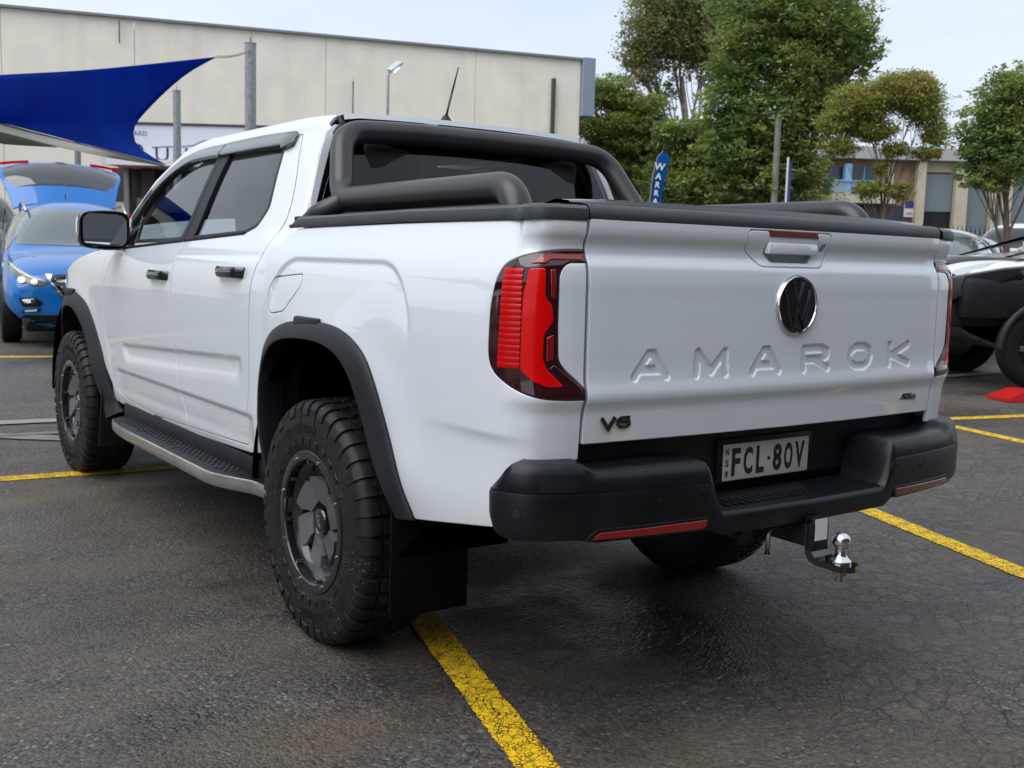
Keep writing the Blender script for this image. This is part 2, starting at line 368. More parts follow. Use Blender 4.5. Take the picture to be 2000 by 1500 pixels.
def bed_f(s, z):
    u, y, nx, ny = plan(s); side = WL(z)-.932
    cr_ = -.007*smst(.86-z-.0, 0, .03)*smst(-s, .60, 1.0)
    side = side+cr_
    # pressed shoulder line above the wheel
    qx = np.abs(s+.10)-.30; qz = (z-.70)-.38
    rr = .215; d = rr-np.hypot(np.maximum(qx, 0), np.maximum(qz, 0))
    d = np.where((qx < 0) & (qz < 0), .2, d)
    fade = smst(z, 1.02, 1.20)*smst(.42-s, 0, .06)
    side = side-.012*smst(d, 0, .026)*np.exp(-np.maximum(d, 0)/.085)*fade
    # fuller arch
    da = np.hypot(s*1.0+.06, (z-.42)); side = side+.010*np.exp(-((da-.60)/.10)**2)*smst(z, .5, .7)
    k = smst(-s, 1.01, 1.19); o = side*(1-k)+REAR(z)*k
    return (-(u+nx*o), y+ny*o, z+0*s)
def cab_ye(z): return .43+(z-1.40)*.27
def door_feat(y, z):
    zt = .838+(2.175-y)*.047; m_ = smst(y, .66, .74)*smst(2.36-y-(.86-z)*.6, .0, .10)
    d = -.010*smst(zt-z, 0, .026)*(1-smst(zt-.035-z, 0, .09))*m_
    zl = .685; m2 = smst(y, .55, .62)*(1-smst(y, 2.35, 2.45)); d = d-.011*smst(zl+.012-z, 0, .028)*m2*(1-smst(.60-z, 0, .05)*.6)
    d = d-.004*np.exp(-((z-1.285)/.014)**2)*smst(y, .5, .6)
    return d
ZR = herm([-.9, .3, .45, .7, 1.0, 1.4, 1.7, 1.95], [1.80, 1.815, 1.835, 1.858, 1.870, 1.868, 1.845, 1.80])
_rp = np.array([(.702, 1.76), (.694, 1.785), (.680, 1.810), (.657, 1.830), (.628, 1.841), (.598, 1.845)])
_rL = np.r_[0, np.cumsum(np.hypot(*np.diff(_rp, axis=0).T))]
def cab_f(y, v):
    """v = height up to the cantrail, then runs on over the rounded roof edge"""
    w = WC(np.minimum(v, 1.76)); z = np.minimum(v, 1.76); e = np.maximum(v-1.76, 0)
    w = np.where(e > 0, np.interp(e, _rL, _rp[:, 0]), w); z = np.where(e > 0, np.interp(e, _rL, _rp[:, 1]), z)
    zz = np.minimum(v, 1.8); rear = .060*np.clip((cab_ye(zz)+.25-y)/.25, 0, 1)**2.0*smst(v, 1.33, 1.41)
    rear2 = .012*np.clip((.60-y)/.12, 0, 1)**2*smst(1.34-v, 0, .1)
    nose = .20*np.clip((y-3.0)/1.2, 0, 1)**2.2
    top = -.006*smst(e, .02, .06)
    da = np.hypot(y-3.27, v-.42); w = w+.010*np.exp(-((da-.60)/.10)**2)*smst(v, .5, .7)
    w = w-rear-rear2-nose+np.where(v < 1.3, door_feat(y, v), 0)
    return (-w, y+0*v, z+top-.0*y)
def bed(name, loops, m=PA, **k):
    for mi in (False, True):
        panel(name, loops, bed_f, m, truck, sgn=-1, mirror=mi, **k)
def cab(name, loops, m=PA, par=None, **k):
    return [panel(name, loops, cab_f, m, (par[mi] if par else truck), sgn=-1, mirror=bool(mi), **k) for mi in (0, 1)]
# chart (y,z): dy x dz = +x, we need -x outward -> sgn -1
lamp_out = spline2(ns([(-1.257, 1.332), (-1.19, 1.330), (-1.125, 1.322), (-1.056, 1.308), (-1.014, 1.288), (-.998, 1.255), (-.990, 1.201), (-.987, 1.114), (-.989, 1.049), (-1.003, 1.020), (-1.046, .993), (-1.095, .972), (-1.149, .958), (-1.201, .954), (-1.257, .953)]), 70)
lamp_in = rnd(ns([(-1.30, .955), (-1.257, .983), (-1.198, 1.034), (-1.183, 1.056), (-1.18, 1.14), (-1.18, 1.27), (-1.20, 1.297), (-1.30, 1.299)]), .018)
lamp_in = lamp_in[(lamp_in[:, 0] > S_SEAM-.0005)]
li = np.vstack([[(S_SEAM, .983)], [p for p in lamp_in if S_SEAM < p[0]], [(S_SEAM, 1.299)]])
lampC = np.vstack([lamp_out, li])                       # C-shaped lamp, closed on the seam
arch = [(-.60, .575), (-.53, .72), (-.43, .90), (-.36, .985), (-.22, 1.035), (-.03, 1.045), (.13, 1.035), (.25, 1.01), (.345, .96), (.42, .86), (.445, .70), (.452, .56)]
arch = spline2(arch, 40)
g = .0048
bed_out = np.vstack([arch, [(.478, .56), (.478, 1.04), (.458, 1.18), (.448, 1.25), (.425, 1.305), (.368, 1.360), (.30, 1.388), (.10, 1.394), (-.3, 1.398), (-1.15, 1.405), (S_SEAM+g, 1.405)],
    [(S_SEAM+g, 1.332)], lamp_out[1:-1], [(S_SEAM+g, .953)], [(S_SEAM+g, .80), (-1.22, .79), (-1.17, .70), (-1.07, .62), (-.95, .602), (-.80, .578), (-.64, .553)]])
flap = rnd([(.366, 1.219), (.136, 1.236), (.146, 1.19), (.275, 1.098), (.41, 1.083), (.418, 1.16)], .03)
fl_in = rnd([(.363, 1.216), (.140, 1.2325), (.150, 1.19), (.277, 1.101), (.407, 1.0865), (.414, 1.16)], .03)
panel('bed_side', [bed_out, flap], bed_f, PA, truck, st=.016, sgn=-1, fine=(-.60, 1.02, .42, 1.32, .006))
panel('fuel_flap', [fl_in], bed_f, PA, truck, st=.02, sgn=-1)
panel('bed_side', [bed_out], bed_f, PA, truck, st=.03, sgn=-1, mirror=True)
# white corner infill between lamp and tailgate
infill = np.vstack([[(S_SEAM+g, .984)], [(p[0]-.0015, p[1]) for p in lamp_in if S_SEAM+.005 < p[0]], [(S_SEAM+g, 1.298)]])
bed('lamp_infill', [infill], st=.02)
# tail lamps
for mi in (False, True):
    hs = panel('tail_lamp', [lampC], bed_f, MT['reddk'], truck, st=.02, sgn=-1, mirror=mi, thick=.03, off=.002, drop=.004, bev=.006)
    main = rnd(ns([(-1.104, 1.281), (-1.147, 1.283), (-1.147, 1.212), (-1.163, 1.191), (-1.167, 1.153), (-1.146, 1.119), (-1.145, 1.059), (-1.155, 1.033), (-1.197, .989), (-1.156, .989), (-1.121, 1.004), (-1.090, 1.030), (-1.090, 1.184), (-1.092, 1.227), (-1.097, 1.240)]), .008, 3)
    panel('stop_light', [main], bed_f, MT['red'], hs, st=.02, sgn=-1, mirror=mi, off=.0045, thick=.004, bev=.003)
    top = rnd(ns([(-1.105, 1.294), (-1.14, 1.317), (-1.246, 1.319), (-1.246, 1.303), (-1.16, 1.303), (-1.147, 1.293)]), .004, 2)
    panel('lens_bar', [top], bed_f, MT['redmid'], hs, st=.02, sgn=-1, mirror=mi, off=.0045, thick=.004)
    tr = rnd(ns([(-1.158, 1.28), (-1.170, 1.28), (-1.171, 1.205), (-1.160, 1.213)]), .004, 2); panel('lens_bar', [tr], bed_f, MT['redmid'], hs, st=.02, sgn=-1, mirror=mi, off=.004, thick=.004)
    tr = rnd(ns([(-1.153, 1.112), (-1.169, 1.12), (-1.170, 1.058), (-1.153, 1.052)]), .004, 2); panel('lens_bar', [tr], bed_f, MT['redmid'], hs, st=.02, sgn=-1, mirror=mi, off=.004, thick=.004)
    tr = rnd(ns([(-1.160, 1.034), (-1.172, 1.045), (-1.245, .985), (-1.245, .966), (-1.208, .984)]), .004, 2); panel('lens_bar', [tr], bed_f, MT['reddk'], hs, st=.02, sgn=-1, mirror=mi, off=.004, thick=.004)
    nR = 17
    for i in range(nR):
        z1 = 1.280-i*.0146; z0 = z1-.0136; a = -1.038-.006*math.sin(i/16*3.1)
        o = panel('lens_rib', [np.array([(a, z0), (a, z1), (-1.106, z1), (-1.104, z0)])], lambda s_, z_, c=(z0+z1)/2: (lambda q: (q[0]-.0014*(1-((z_-c)/.0068)**2).clip(0)*.8, q[1]-.001*(1-((z_-c)/.0068)**2).clip(0), q[2]))(bed_f(s_, z_)), MT['redrib'], hs, st=.004, sgn=-1, mirror=mi, off=.0035, thick=.003, bev=.0008, drop=.0004)
# tray rail caps
def railcap(mi):
    P = []; ss = np.r_[np.linspace(.355, -.95, 24), np.linspace(-.97, S_SEAM+.004, 16)]
    for s in ss:
        u, y, nx, ny = [float(q) for q in plan(np.array(s))]; zc = 1.392+.012*min(1, (.36-s)/.8); k = float(smst(-s, .99, 1.17)); o = (WL(zc-.01)-.932)*(1-k)+k*REAR(1.40)
        f_ = min(1, (.36-s)/.06)
        sec = [(.002, -.002), (.006, .010), (.002, .024*f_+.004), (-.010, .034*f_+.002), (-.030, .036*f_+.002), (-.085, .034*f_), (-.090, -.03)]
        P.append([(-(u+nx*(o+a)), y+ny*(o+a), zc+b) for a, b in sec])
    P = np.array(P)
    if mi: P = P*(-1, 1, 1)
    grid_obj('rail_cap', P, MT['rail'], truck, flip=mi, angle=40)
railcap(False); railcap(True)
# tailgate
def stroke_d(X, Z):
    A_ = [[(0, 0), (.42, 1), (.58, 1), (1, 0)], [(.2, .30), (.8, .30)]]
    M_ = [[(0, 0), (0.04, 1), (.5, .12), (.96, 1), (1, 0)]]
    R_ = [[(0, 0), (0, 1), (.75, 1), (.98, .82), (.98, .62), (.75, .45), (0, .45)], [(.5, .45), (1, 0)]]
    O_ = [[(.3, 0), (.7, 0), (.93, .2), (1, .5), (.93, .8), (.7, 1), (.3, 1), (.07, .8), (0, .5), (.07, .2), (.3, 0)]]
    K_ = [[(0, 0), (0, 1)], [(.95, 1), (.12, .45), (.12, .5), (1, 0)]]
    d = np.full(X.shape, 9.); w = .108; h = .060
    for cx_, G in zip([-.535, -.322, -.108, .108, .322, .530], [A_, M_, A_, R_, O_, K_]):
        for ln_ in G:
            for (a, b), (c, e) in zip(ln_[:-1], ln_[1:]):
                ax, az, bx, bz = cx_-w/2+a*w, 1.006+b*h, cx_-w/2+c*w, 1.006+e*h; vx, vz = bx-ax, bz-az
                t = np.clip(((X-ax)*vx+(Z-az)*vz)/(vx*vx+vz*vz+1e-12), 0, 1); d = np.minimum(d, np.hypot(X-ax-t*vx, Z-az-t*vz))
    return d
def tg_f(x, z):
    y = -np.interp(np.abs(x), _U[::-1], -_Y[::-1]); o = REAR(z)
    o = o-.0062*(1-smst(stroke_d(x, z), .0108, .0130))
    o = o+.006*smst(.86-z, 0, .0001)*0
    # recessed pocket round the handle
    o = o
    return (x, y-o, z+0*x)
tw = .7402
tg = rnd([(-tw, 1.408), (tw, 1.408), (tw, 1.30), (tw, .838), (-tw, .838)], .004, 2)
hs_o = rnd([(-.196, 1.402), (-.196, 1.345), (-.136, 1.300), (.120, 1.300), (.158, 1.335), (.158, 1.402)], .014)
hs_i = rnd([(-.1935, 1.3995), (-.1935, 1.346), (-.135, 1.3025), (.1195, 1.3025), (.1555, 1.336), (.1555, 1.3995)], .014)
pocket = rnd([(-.118, 1.369), (.096, 1.369), (.096, 1.345), (.070, 1.314), (-.090, 1.314), (-.118, 1.340)], .008)
keyh = np.array([(.131+.0115*math.cos(t), 1.358+.0135*math.sin(t)) for t in np.linspace(0, 2*math.pi, 17)[:-1]])
gate = panel('tailgate', [tg, hs_o], tg_f, PA, truck, st=.014, fine=(-.615, .985, .615, 1.090, .0026), thick=.02)
panel('handle_surround', [hs_i, pocket, keyh], tg_f, PA, gate, st=.02, thick=.03)
panel('brake_light', [rnd([(-.119, 1.404), (.090, 1.404), (.096, 1.385), (-.112, 1.385)], .002, 2)], lambda x, z: (lambda q: (q[0], q[1]-.003, q[2]))(tg_f(x, z)), mat('smoked_red', (.16, .035, .03), .3, coat=.4), gate, st=.02, thick=.006)
MB().box((-.01, -1.148, 1.342), (.25, .006, .075)).build('pocket_liner', PA, gate)
hb = MB(); hb.box((-.011, -1.183, 1.353), (.208, .024, .033), bev=.006); hb.build('handle', PA, gate)
MB().cyl((.131, -1.16, 1.358), (.131, -1.168, 1.358), .012).build('key_lock', MT['steel'], gate)
# round badge
bd = empty('badge', (0, 0, 0)); bd.parent = gate
bx, bz, br = 0.004, 1.193, .086
prof = [(br+.001, .0), (br, .008), (br-.003, .0115), (br-.006, .0110), (br-.0075, .008)]
def lathe(name, prof, c, m, parent, n=48, ax='y', sgn=-1, close_c=False, angle=35):
    V = []; F = []
    for r_, h in prof:
        for i in range(n):
            t = 2*math.pi*i/n; a, b = r_*math.cos(t), r_*math.sin(t)
            V.append((c[0]+a, c[1]+sgn*h, c[2]+b) if ax == 'y' else ((c[0]+sgn*h, c[1]+a, c[2]+b) if ax == 'x' else (c[0]+a, c[1]+b, c[2]+sgn*h)))
    for i in range(len(prof)-1):
        for k in range(n): j = (k+1) % n; F.append((i*n+k, i*n+j, (i+1)*n+j, (i+1)*n+k))
    if close_c: F.append(tuple(range((len(prof)-1)*n, len(prof)*n)))
    return obj_from(name, V, F, m, parent, True, angle=angle)
bd.name = 'badge'
lathe('badge_ring', prof, (bx, -1.197, bz), MT['chrome'], bd) if False else None
bpy.data.objects.remove(bd)
bd = lathe('badge', [(br-.007, .006), (br-.03, .0085), (.02, .010), (.001, .0102)], (bx, -1.197, bz), MT['gloss'], gate)
lathe('badge_ring', prof, (bx, -1.197, bz), MT['chrome'], bd)
q = br-.014
Vs = [[(-.30*q*1.15, .93*q), (0, .06*q), (.30*q*1.15, .93*q)]]; Ws = [[(-.80*q, .60*q), (-.36*q, -.86*q), (0, -.10*q), (.36*q, -.86*q), (.80*q, .60*q)]]
mb = strokes_vf(Vs+Ws, .0085, .008, .0125); mt = basis((1, 0, 0), (0, 0, 1), (bx, -1.197, bz))
mb.V = [tuple(mt @ Vector(v)) for v in mb.V]; mb.build('badge_letters', mat('dark_chrome', (.25, .26, .28), .12, metal=1), bd, angle=20)
# V6 letters and side badge
mb = strokes_vf([[(-.050, .0145), (-.027, -.0145), (-.004, .0145)]], .0105, 0, .004)
mb2 = strokes_vf([[(.046, .0125), (.016, .0125), (.006, .006), (.005, -.005), (.013, -.0125), (.038, -.0125), (.046, -.006), (.044, .0015), (.007, .0015)]], .0070, 0, .004); mb.add(mb2.V, mb2.F)
mt = basis((1, 0, 0), (0, 0, 1), (-.640, -1.172, .890)); mb.V = [tuple(mt @ Vector(v)) for v in mb.V]; mb.build('engine_letters', MT['gloss'], gate, angle=20)
fm = MB(); fm.box((.607, -1.172, .895), (.090, .005, .020), bev=.002); sb = fm.build('drive_badge', MT['gloss'], gate)
mb = strokes_vf([[(-.030, -.009), (-.040, -.004), (-.030, .010), (-.030, -.006)], [(-.034, -.004), (-.022, -.004)]], .0035, 0, .001); mt = basis((1, 0, 0), (0, 0, 1), (.607, -1.1748, .895))
mb.V = [tuple(mt @ Vector(v)) for v in mb.V]; mb.build('badge_letters', MT['chrome'], sb, angle=20)
text_mesh('badge_letters', 'MOTION', .0145, MT['steel'], sb, .0006, basis((1, 0, 0), (0, 0, 1), (.619, -1.1750, .8945)), sx=.95)
# tailgate top cap
P = []
for x in np.linspace(-.742, .742, 30):
    y = -np.interp(abs(x), _U[::-1], -_Y[::-1])+.006; e = .0
    P.append([(x, y-.0, 1.404), (x, y-.003, 1.410), (x, y+.000, 1.432), (x, y+.012, 1.444), (x, y+.035, 1.447), (x, y+.09, 1.445), (x, y+.095, 1.38)])
grid_obj('tailgate_cap', P, MT['rail'], gate, flip=True, angle=40)
# roller tonneau: lid with raised rear lip
P = []
for x in np.linspace(-.735, .735, 24):
    k = 1-(abs(x)/.735)**6; y = -1.06-.02*(1-(x/.74)**2)
    P.append([(x, y, 1.43), (x, y-.012, 1.452), (x, y-.004, 1.457+.008*k), (x, y+.05, 1.462+.008*k), (x, y+.10, 1.452), (x, y+1.36, 1.448), (x, y+1.36, 1.40)])
grid_obj('tonneau_cover', P, MT['gloss'], truck, flip=True, angle=40)
P = []
for y in np.linspace(-1.03, .33, 12):
    P.append([(-.735, y, 1.432), (-.735, y, 1.450), (-.70, y, 1.456), (-.69, y, 1.449)])
for mi in (0, 1): grid_obj('tonneau_rail', np.array(P)*((-1, 1, 1) if mi else (1, 1, 1)), MT['rail'], truck, flip=bool(1-mi), angle=30)
MB().box((0, .42, 1.43), (1.48, .16, .04), bev=.01).build('tonneau_canister', MT['flare'], truck)
# sports bar
rb = empty('sports_bar'); rb.parent = truck
path = [(-.745, -.86, 1.40), (-.738, -.835, 1.500), (-.715, .268, 1.497), (-.634, .434, 1.757), (-.32, .44, 1.772), (.32, .44, 1.772), (.634, .434, 1.757), (.715, .268, 1.497), (.738, -.835, 1.500), (.745, -.86, 1.40)]
fp = fillet(path, [0, .085, .085, .095, .12, .12, .095, .085, .085, 0], 10); V, F = tube_vf(fp, .0435, 28); bpy.data.objects.remove(rb)
rb = obj_from('sports_bar', V, F, MT['satin'], truck)
for sx in (-1, 1):
    V, F = tube_vf([(sx*.795, .37, 1.41), (sx*.775, .34, 1.445), (sx*.715, .20, 1.50)], .036, 20); obj_from('brace', V, F, MT['satin'], rb)
    MB().box((sx*.795, .30, 1.425), (.09, .20, .020), bev=.006).build('mounting_plate', MT['plastic'], rb)
# --- cab flank: doors, sills, pillars
rear_seam = [(.638, .575), (.622, .72), (.604, .90), (.597, 1.05), (.584, 1.16), (.555, 1.26), (.530, 1.33), (.520, 1.40), (.530, 1.48), (.565, 1.58), (.617, 1.68), (.650, 1.742)]
rear_seam = spline2(rear_seam, 28)
bseam = spline2([(1.356, .57), (1.42, .68), (1.470, .80), (1.495, .95), (1.510, 1.12), (1.500, 1.24), (1.487, 1.34), (1.47, 1.45), (1.44, 1.60), (1.41, 1.765)], 28)
fseam = spline2([(2.30, .55), (2.40, .57), (2.46, .62), (2.52, .72), (2.59, .84), (2.622, .95), (2.61, 1.09), (2.56, 1.18), (2.47, 1.265), (2.42, 1.31)], 28)
atop = spline2([(2.41, 1.345), (2.36, 1.46), (2.22, 1.60), (2.02, 1.708), (1.80, 1.755), (1.60, 1.766), (1.41, 1.766)], 28)       # door top, front
rtop = [(1.40, 1.766), (1.0, 1.768), (.69, 1.757)]
def off(p, d): # shift open polyline sideways
    p = np.array(p); t = np.gradient(p, axis=0); t /= np.linalg.norm(t, axis=1)[:, None]; return p+np.stack([-t[:, 1], t[:, 0]], 1)*d
dlo_r = rnd([(.82, 1.372), (.705, 1.400), (.655, 1.47), (.715, 1.65), (.745, 1.725), (1.35, 1.735), (1.395, 1.35)], .025)
dlo_f = np.vstack([[(1.53, 1.345), (1.50, 1.45), (1.462, 1.735)], spline2([(1.62, 1.737), (1.80, 1.725), (2.02, 1.672), (2.19, 1.575), (2.31, 1.44), (2.345, 1.33)], 16)])
doors = {}
rd = np.vstack([rear_seam+(.0025, 0), [(.66, 1.7555), (1.0, 1.7655), (1.405, 1.763)], bseam[::-1][1:]-(.0025, 0), [(1.347, .5385), (1.0, .553), (.66, .566)]])
fd = np.vstack([bseam+(.0025, 0), atop[::-1][1:-1], [(2.41, 1.335)], fseam[::-1]-(.0025, -.0015), [(1.8, .522), (1.352, .5385)]])
for nm, ol, dl, fr_ in (('rear_door', rd, dlo_r, (.62, .60, 1.53, .95, .010)), ('front_door', fd, dlo_f, (1.34, .60, 2.60, .95, .010))):
    doors[nm] = cab('door', [ol, dl], st=.022, fine=fr_)
# door outline hole in the flank
hole = np.vstack([rear_seam-(.0025, 0), [(.657, 1.758), (1.0, 1.768), (1.41, 1.769)], off(atop[::-1], .0035)[1:-1], [(2.414, 1.338)], fseam[::-1]+(.0025, -.001), [(2.28, .545), (1.8, .5185), (1.35, .535), (1.0, .5495), (.66, .562)]])
vT = 1.76+.128
flank = np.vstack([[(.482, .56), (.484, 1.04), (.464, 1.18), (.454, 1.25), (.432, 1.308), (.375, 1.366)], [(.40, 1.40)],
    [(cab_ye(1.45), 1.45), (cab_ye(1.6), 1.6), (cab_ye(1.7), 1.7), (cab_ye(1.76)-.003, 1.78), (.55, 1.80), (.56, vT)], [(1.3, vT), (1.58, vT-.012), (1.80, 1.838), (2.04, 1.768), (2.27, 1.650), (2.44, 1.50), (2.52, 1.385), (2.55, 1.33)],
    [(2.62, 1.25), (2.635, 1.10), (2.647, .95), (2.62, .84), (2.56, .74), (2.50, .64), (2.44, .57), (2.42, .508)], [(2.28, .497), (1.8, .493), (1.1, .520), (.63, .538)]])
cab('cab_side', [flank, hole], st=.022)
# front wing
farch = spline2([(2.50, .60), (2.60, .68), (2.72, .80), (2.84, .93), (2.97, 1.0), (3.15, 1.03), (3.35, 1.03), (3.52, .99), (3.64, .90), (3.70, .75), (3.71, .60)], 40)
wing = np.vstack([[(2.445, .512), (2.447, .57)], [(2.505, .64), (2.565, .74), (2.625, .84), (2.652, .95), (2.640, 1.10), (2.625, 1.25), (2.55, 1.305)], [(2.9, 1.285), (3.3, 1.22), (3.6, 1.15), (3.85, 1.06), (3.98, .98), (4.02, .80), (3.98, .62)], farch[::-1], [(2.49, .51)]])
cab('front_wing', [wing], st=.03)
# bonnet + nose
P = []
for y in np.linspace(2.45, 4.12, 22):
    zc = 1.33-.10*((y-2.45)/1.7)-.20*max(0, (y-3.7)/.42)**3; ze = float(herm([2.45, 2.9, 3.3, 3.6, 3.85, 4.12], [1.31, 1.288, 1.223, 1.153, 1.063, .95])(y)); w = .895-.20*max(0, (y-3.0)/1.2)**2.2
    P.append([(x*w, y, ze+(zc+.05-ze)*(1-abs(x)**3.2)) for x in np.linspace(-1, 1, 19)])
grid_obj('bonnet', P, PA, truck)
P = [[(x*(.80-.06*abs(k-.5)), 4.10+.08*math.sin(k*math.pi)-.18*abs(x)**3, .32+k*.65) for k in np.linspace(0, 1, 8)] for x in np.linspace(-1, 1, 15)]
grid_obj('front_bumper', P, MT['plastic'], truck)
# roof
xs = np.linspace(-.575, .575, 21); P = []
for y in np.r_[.535, .54, np.linspace(.56, 1.75, 16)]:
    row = []
    for x in xs:
        zc = float(ZR(y)); e = abs(x)/.575; z = 1.842+(max(zc,1.845)-1.842)*(1-e**3.0)
        if e > .98: z -= .008
        row.append((x, y-(.07*(1-e**2) if y < .6 else .07*(1-e**2)*max(0, 1-(y-.6)/.5)), z-(.02 if y == .535 else 0)))
    P.append(row)
for i in (3, 5, 9, 12, 15, 17): pass
roof = grid_obj('roof', P, PA, truck, flip=True, angle=50)
for sx in (-1, 1):
    V, F = tube_vf(fillet([(sx*.585, .515, 1.78), (sx*.585, .56, 1.822), (sx*.585, 1.3, 1.828), (sx*.585, 1.75, 1.818)], .02, 4), .013, 8); obj_from('roof_gutter', V, F, MT['flare'], truck)
# antenna
an = lathe('antenna', [(.034, 0), (.030, .012), (.020, .030), (.012, .042), (.006, .048)], (-.02, .70, 1.853), MT['flare'], truck, ax='z', sgn=1)
V, F = tube_vf([(-.02, .70, 1.89), (-.02, .655, 1.99), (-.02, .61, 2.085)], [.0065, .0045, .0035], 8); obj_from('antenna_mast', V, F, MT['gloss'], an)
# rear wall and window of the cab
rwg = lambda x, z: (x, .43+(z-1.40)*.27-.045*(1-np.abs(x/.74)**2.2)-.004, z+0*x)
rw = rnd([(-.73, 1.395), (.73, 1.395), (.70, 1.52), (.615, 1.72), (.585, 1.775), (-.585, 1.775), (-.615, 1.72), (-.70, 1.52)], .03)
rwo = rnd([(-.80, 1.36), (.80, 1.36), (.79, 1.42), (.745, 1.53), (.655, 1.74), (.60, 1.80), (-.60, 1.80), (-.655, 1.74), (-.745, 1.53), (-.79, 1.42)], .02)
rwi = rnd([(-.70, 1.425), (.70, 1.425), (.67, 1.52), (.585, 1.70), (.56, 1.745), (-.56, 1.745), (-.585, 1.70), (-.67, 1.52)], .03)
panel('rear_window_frame', [rwo, rwi], lambda x, z: (lambda q: (q[0], q[1]+.004, q[2]))(rwg(x, z)), MT['gloss'], truck, st=.05, thick=.02)
panel('rear_window', [rw], rwg, MT['glassdk'], truck, st=.05, thick=.003)
for mi in (0, 1):
    s_ = -1 if mi else 1
    pp = np.array([(.755, 1.37), (.775, 1.37), (.755, 1.50), (.70, 1.66), (.66, 1.76), (.622, 1.79), (.60, 1.79), (.635, 1.74), (.69, 1.60), (.735, 1.48)])
    panel('rear_pillar', [pp], lambda x, z: (x, .425+(z-1.40)*.27-.008, z+0*x), PA, truck, st=.03, mirror=bool(mi), thick=.02)
# high stop light + reflection strip under roof
# glasses, pillar trims, visors
gl_off = -.012
for nm, dl in (('rear_door', dlo_r), ('front_door', dlo_f)):
    par = doors[nm]
    cab('window_glass', [dl], m=MT['glassdk'] if nm == 'rear_door' and False else MT['glass'], par=par, off=-.010, thick=.003, st=.05)
    c_ = dl.mean(0); dens = densify(dl, .02); inn = []
    t = np.roll(dens, -1, 0)-np.roll(dens, 1, 0); t /= np.linalg.norm(t, axis=1)[:, None]+1e-9; sg = 1 if area2(dens) > 0 else -1
    nin = np.stack([-t[:, 1], t[:, 0]], 1)*sg; inn = dens+nin*.016; out_ = dens-nin*.004
    cab('window_seal', [out_, inn], m=MT['flare'], par=par, off=.001, thick=.014, st=.03)
bp_ = np.array([(1.383, 1.352), (1.545, 1.344), (1.512, 1.45), (1.455, 1.742), (1.335, 1.742)])
bl = np.array([(1.378, 1.350), (1.487, 1.347), (1.467, 1.45), (1.420, 1.743), (1.335, 1.742)]); bl2 = np.array([(1.493, 1.347), (1.548, 1.344), (1.514, 1.45), (1.470, 1.743), (1.424, 1.743), (1.473, 1.45)])
cab('pillar_trim', [bl], m=MT['flare'], par=doors['rear_door'], off=.003, thick=.012, st=.03)
cab('pillar_trim', [bl2], m=MT['flare'], par=doors['front_door'], off=.003, thick=.012, st=.03)
tri = rnd([(2.19, 1.318), (2.44, 1.318), (2.385, 1.43), (2.32, 1.50), (2.255, 1.47)], .01, 3)
cab('mirror_base', [tri], m=MT['gloss'], par=doors['front_door'], off=.004, thick=.015, st=.03)
def belt(y0, y1, par):
    for mi in (0, 1):
        P = []
        for y in np.linspace(y0, y1, 14):
            z = 1.306+(2.30-y)*.0455+.002; x, yy, zz = cab_f(np.array([y]), np.array([z])); x = float(x[0])
            P.append([(x+.006, y, z-.008), (x-.004, y, z-.007), (x-.005, y, z+.004), (x+.008, y, z+.009)])
        grid_obj('belt_strip', np.array(P)*((-1, 1, 1) if mi else (1, 1, 1)), MT['flare'], par[mi], flip=bool(mi), angle=30)
belt(.80, 1.485, doors['rear_door']); belt(1.495, 2.40, doors['front_door'])
vf = np.vstack([spline2([(1.425, 1.779), (1.62, 1.778), (1.83, 1.763), (2.03, 1.706), (2.22, 1.598), (2.37, 1.462)], 20), spline2([(2.335, 1.425), (2.20, 1.56), (2.03, 1.655), (1.82, 1.712), (1.62, 1.722), (1.435, 1.722)], 20)])
vr = rnd([(1.412, 1.782), (1.0, 1.784), (.69, 1.776), (.672, 1.765), (.665, 1.722), (.735, 1.705), (.75, 1.722), (1.0, 1.724), (1.42, 1.722)], .012)
def vis_f(y, v):
    x, yy, z = cab_f(y, v); k = .010+.014*smst(1.79-v, 0, .06); return (x-k, yy, z)
for nm, vv in (('rear_door', vr), ('front_door', vf)):
    for mi in (0, 1): panel('window_visor', [vv], vis_f, MT['visor'], doors[nm][mi], st=.02, sgn=-1, mirror=bool(mi), thick=.012, drop=.004, bev=.006)
# door handles
for nm, y0, y1, z in (('front_door', 1.545, 1.815, 1.186), ('rear_door', .655, .915, 1.222)):
    for mi in (0, 1):
        sx = 1 if mi else -1; pts = fillet([(sx*.925, y0+.012, z), (sx*.965, y0+.03, z), (sx*.965, y1-.03, z+.004), (sx*.925, y1-.012, z+.004)], .02, 5); V = []; F = []
        h = MB()
        P = []
        for y in np.linspace(y0, y1, 12):
            k = 1-abs((y-(y0+y1)/2)/((y1-y0)/2))**5; xo = .932+.034*k
            P.append([(sx*(xo-.022), y, z+.005), (sx*(xo-.006), y, z+.023), (sx*xo, y, z+.013), (sx*(xo+.001), y, z-.008), (sx*(xo-.006), y, z-.019), (sx*(xo-.022), y, z-.013)])
        grid_obj('door_handle', P, MT['gloss'], doors[nm][mi], close=True, flip=bool(mi), angle=50)
        obj_from('handle_cup', *(lambda: ([(sx*(.9345-.0005*abs(i-4)), y0+.05+(y1-y0-.1)*i/8, z+(.028 if j else -.022)) for i in range(9) for j in (0, 1)], [(2*i, 2*i+2, 2*i+3, 2*i+1) for i in range(8)]))(), PA, doors[nm][mi]) if False else None
